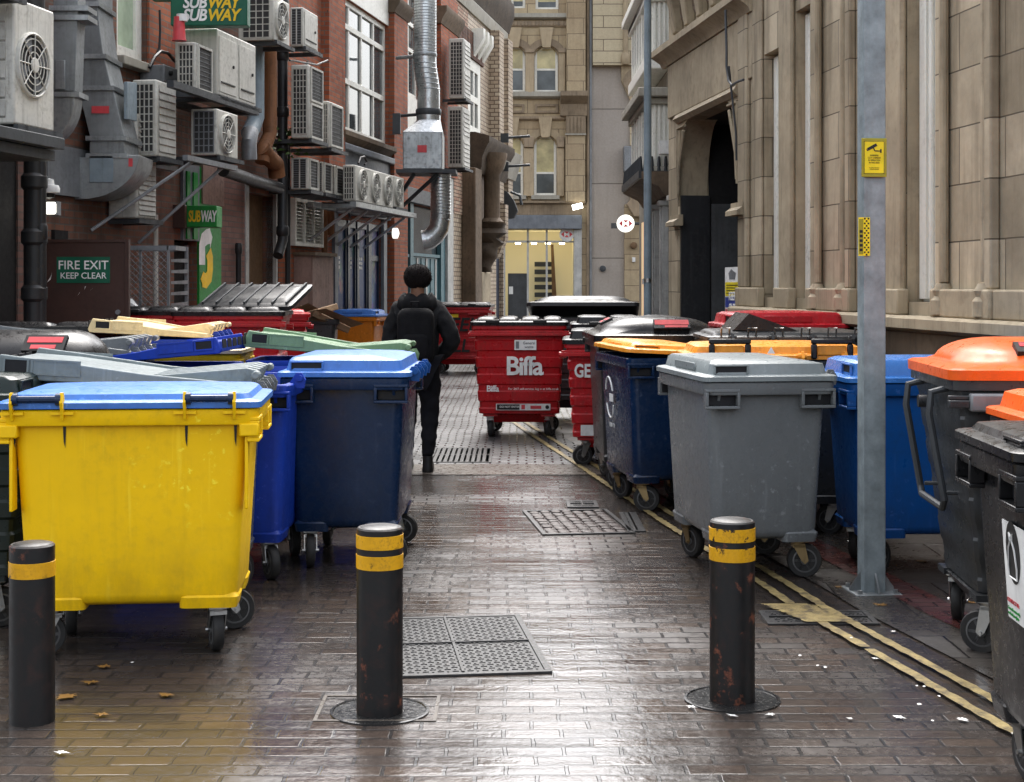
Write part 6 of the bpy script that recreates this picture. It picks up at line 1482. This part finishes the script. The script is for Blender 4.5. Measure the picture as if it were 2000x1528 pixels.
# loose cables looping on the brown wall
def cable(label,pts,d,r=.014):
    s0=LW.s(pts[0][0],d); T=thing('wall_cable',label,'cable',LW.w(s0,d,0),LW.a); P=[(LW.s(x,d)-s0,0,LW.z(y,LW.s(x,d),d)) for x,y in pts]
    MB().tube(P,r,6).build('cable',M['pipe'],T)
cable('black cable drooping from the red brick pier to the slatted unit',[(312,20),(313,60),(311,95),(303,112),(296,128),(288,135),(270,133),(255,128)],.12)
cable('black cable loop bulging over the brick beside the red cone',[(292,132),(302,112),(314,101),(328,104),(338,116),(345,124)],.16,.02)
for lab,pts,d in (('grey lagged pipe run from the tall double unit up to the fan unit',[(600,275),(604,200),(600,120)],.2),('black cable sagging between the low row of box units and the downpipe',[(560,345),(566,366),(575,374),(590,376)],.3),
    ('black cable hanging down beside the long three fan unit',[(672,330),(673,365),(676,400),(684,425)],.3),('thin cable looping from the white cabinets down to the caged unit',[(425,183),(432,200),(446,206),(462,212)],.3),
    ('black cable tied along the wall below the slatted unit',[(262,305),(280,320),(305,316),(330,322),(352,318)],.25),('coiled cable over the long three fan unit',[(700,320),(704,308),(712,306),(716,316),(712,322)],.4),
    ('black cable running down the red brick pier beside the gridded window',[(640,20),(642,120),(641,240),(646,320)],.1)): cable(lab,pts,d,.018)
cable('black cables strung under the fan unit shelf',[(566,118),(590,122),(618,127),(640,118)],.3)

# =================================================================== PERSON
def skin(name,joints,bones,mats,parent,root,sub=2,loc=(0,0,0)):
    me=bpy.data.meshes.new(name); me.from_pydata([j[0] for j in joints],bones,[]); o=bpy.data.objects.new(name,me); COL.objects.link(o)
    md=o.modifiers.new('Skin','SKIN'); md.use_smooth_shade=True
    for i,j in enumerate(joints):
        r=j[1]; r=(r,r) if not isinstance(r,tuple) else r
        me.skin_vertices[0].data[i].radius=r; me.skin_vertices[0].data[i].use_root=(i==root)
    sb=o.modifiers.new('Subdivision','SUBSURF'); sb.levels=sub+(name!='body'); sb.render_levels=sub+(name!='body')
    me.materials.append(mats)
    if name!='body':
        tx=bpy.data.textures.new(name+'_folds','CLOUDS'); tx.noise_scale=.09; dm=o.modifiers.new('Folds','DISPLACE'); dm.texture=tx; dm.strength=.045; dm.mid_level=.5
    if parent: o.parent=parent
    o.location=loc; return o
PX,PY=-.86,13.45
pr=thing('person','person in a black hooded jacket and dark trousers walking away past the bins','person',(PX,PY,0))
pr.scale=(1,1,1)
# joints (x right, y away from the camera, z up); right leg trailing, left leg forward, right elbow out with the hand at the waist
J={'pel':((0,0,.98),.13),'spi':((0,.01,1.2),(.15,.11)),'che':((0,.02,1.42),(.17,.12)),'nek':((0,.03,1.56),.055),'hed':((0.0,.05,1.68),(.075,.09)),'top':((0,.05,1.80),(.07,.085)),
 'ls':((-.18,.02,1.47),.062),'le':((-.27,.0,1.19),.048),'lw':((-.20,.14,1.0),.034),'lh':((-.16,.2,.95),.034),
 'rs':((.18,.02,1.47),.062),'re':((.33,-.02,1.20),.048),'rw':((.20,.12,1.03),.034),'rh':((.13,.17,1.0),.034),
 'lhip':((-.1,0,.93),.095),'lk':((-.10,.16,.52),.062),'la':((-.10,.10,.10),.042),'lt':((-.10,.26,.05),.04),
 'rhip':((.10,0,.93),.095),'rk':((.12,.02,.52),.062),'ra':((.09,-.10,.12),.042),'rt':((.10,.04,.045),.04)}
names=list(J); bones=[('pel','spi'),('spi','che'),('che','nek'),('nek','hed'),('hed','top'),('che','ls'),('ls','le'),('le','lw'),('lw','lh'),('che','rs'),('rs','re'),('re','rw'),('rw','rh'),('pel','lhip'),('lhip','lk'),('lk','la'),('la','lt'),('pel','rhip'),('rhip','rk'),('rk','ra'),('ra','rt')]
skin('body',[J[n] for n in names],[(names.index(a),names.index(b)) for a,b in bones],M['skin'],pr,0)
def sub(keys,bn,scale,mat,name,extra={}):
    js=[]
    for k in keys:
        p_,r_=extra[k] if k in extra else J[k]
        js.append((p_,tuple(x*scale for x in (r_ if isinstance(r_,tuple) else (r_,r_)))))
    return skin(name,js,[(keys.index(a),keys.index(b)) for a,b in bn],mat,pr,0)
sub(['spi','hem','che','nek','ls','le','lw','rs','re','rw'],[('spi','hem'),('spi','che'),('che','nek'),('che','ls'),('ls','le'),('le','lw'),('che','rs'),('rs','re'),('re','rw')],1.40,M['cloth2'],'jacket',
    {'hem':((0,0,.93),(.155,.125)),'nek':((0,.03,1.54),.07),'ls':((-.175,.02,1.46),.072),'rs':((.175,.02,1.46),.072),'le':((-.265,.0,1.19),.062),'re':((.34,-.02,1.20),.064),'lw':((-.19,.14,1.0),.05),'rw':((.19,.13,1.02),.05)})
sub(['pel','lhip','lk','la','rhip','rk','ra'],[('pel','lhip'),('lhip','lk'),('lk','la'),('pel','rhip'),('rhip','rk'),('rk','ra')],1.42,M['denim'],'trousers')
# bunched hood, hair, shoes
mb=MB(); rings=[]
for k,(r,z,y) in enumerate(((.17,1.46,.0),(.185,1.50,.0),(.175,1.56,.01),(.135,1.605,.02),(.105,1.60,.03),(.09,1.54,.03))): rings.append([(r*cos(2*pi*j/20)*(1+.04*sin(3*j)),y+r*.82*sin(2*pi*j/20)*(1+.04*cos(4*j)),z+.02*sin(2*j)) for j in range(20)])
mb.loft(rings,True,True); mb.build('hood',M['cloth'],pr,sharp=80)
mb=MB(); random.seed(8); rings=[]
for k in range(13):
    a=pi*k/12; r=.126*sin(a)**.8; z=1.765-.112*cos(a)*1.0
    rings.append([(r*1.02*cos(2*pi*j/32)+random.uniform(-.006,.006),.035+r*1.0*sin(2*pi*j/32)+random.uniform(-.006,.006),z+random.uniform(-.006,.006)) for j in range(32)])
mb.loft(rings,True,True); q=mb
for k in range(1600):
    a=random.uniform(0,2*pi); b=math.acos(random.uniform(-.75,1)); r=.124; x,y,z=r*sin(b)*cos(a),.035+r*sin(b)*sin(a),1.765+.110*cos(b)
    d=(x*.07+random.uniform(-.01,.01),(y-.035)*.07+random.uniform(-.01,.01),(z-1.755)*.07+random.uniform(-.01,.01)); t_=.004
    q.add([(x-t_,y,z),(x+t_,y,z),(x+d[0],y+d[1],z+d[2])],[(0,1,2)])
q.build('hair',M['hair'],pr,sharp=80)
for sx,(x,y,z) in ((-1,(-.10,.18,.0)),(1,(.10,-.03,.0))):
    mb=MB(); mb.loft([rr(.048,.14,.045,.004,4,x,y),rr(.05,.142,.045,.03,4,x,y),rr(.045,.135,.042,.06,4,x,y),rr(.045,.075,.04,.10,4,x,y-.055),rr(.043,.055,.04,.15,4,x,y-.07)]); mb.build('shoe',M['ink'],pr)
bp=thing('backpack','soft black backpack worn on the walking person’s back'.replace('’',"'"),'backpack',(PX,PY-.2,1.0))
mb=MB(); mb.loft([[(x,y,z) for x,z,y in [(p[0],p[1],yy) for p in rr(w_,h_,.08,0,4,0,.235)]] for w_,h_,yy in ((.13,.20,-.10),(.155,.235,-.08),(.165,.25,-.02),(.16,.245,.08),(.14,.23,.10))]); mb.build('pack',M['cloth'],bp,bev=0,sharp=60)
mb=MB(); mb.loft([[(p[0],yy,p[1]) for p in rr(w_,h_,.05,0,4,0,.14)] for w_,h_,yy in ((.09,.09,-.125),(.115,.11,-.115),(.12,.115,-.085))]); mb.build('front_pocket',M['cloth'],bp,sharp=60)
MB().tube([(-.04,-.05,.49),(-.04,-.07,.54),(.03,-.07,.54),(.03,-.05,.49)],.010,6).build('grab_loop',M['cloth'],bp)
MB().box(-.03,.02,-.128,-.125,.10,.11).build('reflective_tag',M['greysteel'],bp)

# =================================================================== LITTER AND LEAVES
leaf=PM('wet_fallen_leaf',(.20,.105,.028),.4,dirt=.5,streak=0); 
random.seed(31)
def litter(px,py,label,mat,s,nm='fallen_leaf',cat='leaf'):
    x,y=gp(px,py); t=thing(nm,label,cat,(x,y,.006),random.uniform(0,6.28),'leaves and scraps on the wet ground')
    n=16; pts=[]
    for j in range(n):
        q_=s*((1.05 if j%4==0 else .78 if j%2==0 else .50)*(.8+.4*random.random())); pts.append((q_*cos(2*pi*j/n),q_*sin(2*pi*j/n)*.75,.003+random.uniform(0,.010)*s*10))
    MB().add([(0,0,.006)]+pts,[(0,j+1,(j+1)%n+1) for j in range(n)]).build('blade' if cat=='leaf' else 'scrap',mat,t)
for px,py,s,l in ((205,1306,.045,'brown wet leaf below the left front wheel of the yellow bin'),(178,1337,.045,'ochre leaf between the left bollard and the yellow bin'),(325,1362,.045,'small curled ochre leaf in front of the yellow bin'),(200,1400,.04,'pale flattened leaf in the yellow reflection'),(130,1365,.06,'torn brown leaf just right of the left bollard')):
    litter(px,py,l,leaf,s)
for px,py,s,l in ((120,1475,.03,'crumpled silver foil scrap at the lower left corner'),(1710,1290,.02,'white paper scrap between the right bollard and the yellow lines'),(1880,1410,.03,'white crumpled scrap on the inner yellow line'),(1755,1405,.03,'flat white scrap left of the yellow lines'),(1505,1400,.025,'white scrap right of the base of the right bollard'),(1430,1402,.025,'white scrap before the base of the right bollard'),(1350,1385,.025,'white scrap left of the base of the right bollard'),(1745,1237,.02,'white scrap near the foot of the steel post'),(258,1298,.012,'tiny white crumb in front of the yellow bin'),(1660,1408,.018,'small white fleck lowest before the yellow lines')):
    litter(px,py,l,M['label'],s,'paper_scrap','litter')
for px,py,s,l in ((1720,1185,.05,'brown leaf litter clump right of the steel post base'),(1640,1150,.04,'brown leaf litter clump left of the steel post base'),(1800,1100,.06,'dark leaf clump under the mid blue bin'),(1895,1180,.05,'leaf clump beside the wheel of the dark grey steel bin')):
    litter(px,py,l,leaf,s,'leaf_clump')

random.seed(77)
for k in range(14):
    a=random.random(); px=1300+a*640+random.uniform(-60,60); py=1180+a*240+random.uniform(-50,60)
    x,y=gp(px,py); t=thing('paper_scrap','tiny pale crumb of litter among the debris along the double yellow lines','litter',(x,y,.018),random.uniform(0,6.28),'crumbs of litter along the yellow lines')
    z=random.uniform(.006,.011); MB().add([(-z,-z*.5,0),(z,-z*.7,0),(z*.8,z*.5,.003),(-z*.6,z*.8,.002)],[(0,1,2,3)]).build('scrap',M['label'],t)
SKY,SUN=.15,1.15
# =================================================================== camera, sky, sun
cam=bpy.data.cameras.new('Camera'); co=bpy.data.objects.new('Camera',cam); COL.objects.link(co)
co.location=(0,0,H); co.rotation_euler=(pi/2,0,0); cam.sensor_width=36; cam.lens=36*F/2000; cam.shift_y=-(764-HY)/2000; cam.clip_end=500
SC.camera=co
W=bpy.data.worlds.new('World'); SC.world=W; W.use_nodes=True; nt=W.node_tree
sky=nt.nodes.new('ShaderNodeTexSky'); sky.sky_type='NISHITA'; sky.sun_disc=False
SE,SR=R(55),R(4)
sky.sun_elevation=SE; sky.sun_rotation=SR; sky.air_density=1.0; sky.dust_density=5.0; sky.ozone_density=1.0
hs=nt.nodes.new('ShaderNodeHueSaturation'); hs.inputs['Saturation'].default_value=.30; hs.inputs['Value'].default_value=4.1
nt.links.new(sky.outputs[0],hs.inputs['Color'])
bg=nt.nodes['Background']; nt.links.new(hs.outputs[0],bg.inputs['Color']); bg.inputs['Strength'].default_value=SKY
su=bpy.data.lights.new('Sun','SUN'); so=bpy.data.objects.new('Sun',su); COL.objects.link(so)
su.energy=SUN; su.angle=R(50); su.color=(1,.97,.92)
from mathutils import Vector
dirv=Vector((sin(SR)*cos(SE),cos(SR)*cos(SE),sin(SE)))     # towards the sun
so.rotation_euler=dirv.to_track_quat('Z','Y').to_euler(); so.location=(0,10,30)
SC.view_settings.view_transform='Standard'; SC.view_settings.look='None'; SC.view_settings.exposure=0; SC.view_settings.gamma=1
SC.render.engine='CYCLES'
SC.cycles.max_bounces=6; SC.cycles.diffuse_bounces=3; SC.cycles.glossy_bounces=3; SC.cycles.caustics_reflective=False; SC.cycles.caustics_refractive=False
SC.cycles.use_denoising=True; SC.cycles.sample_clamp_indirect=6
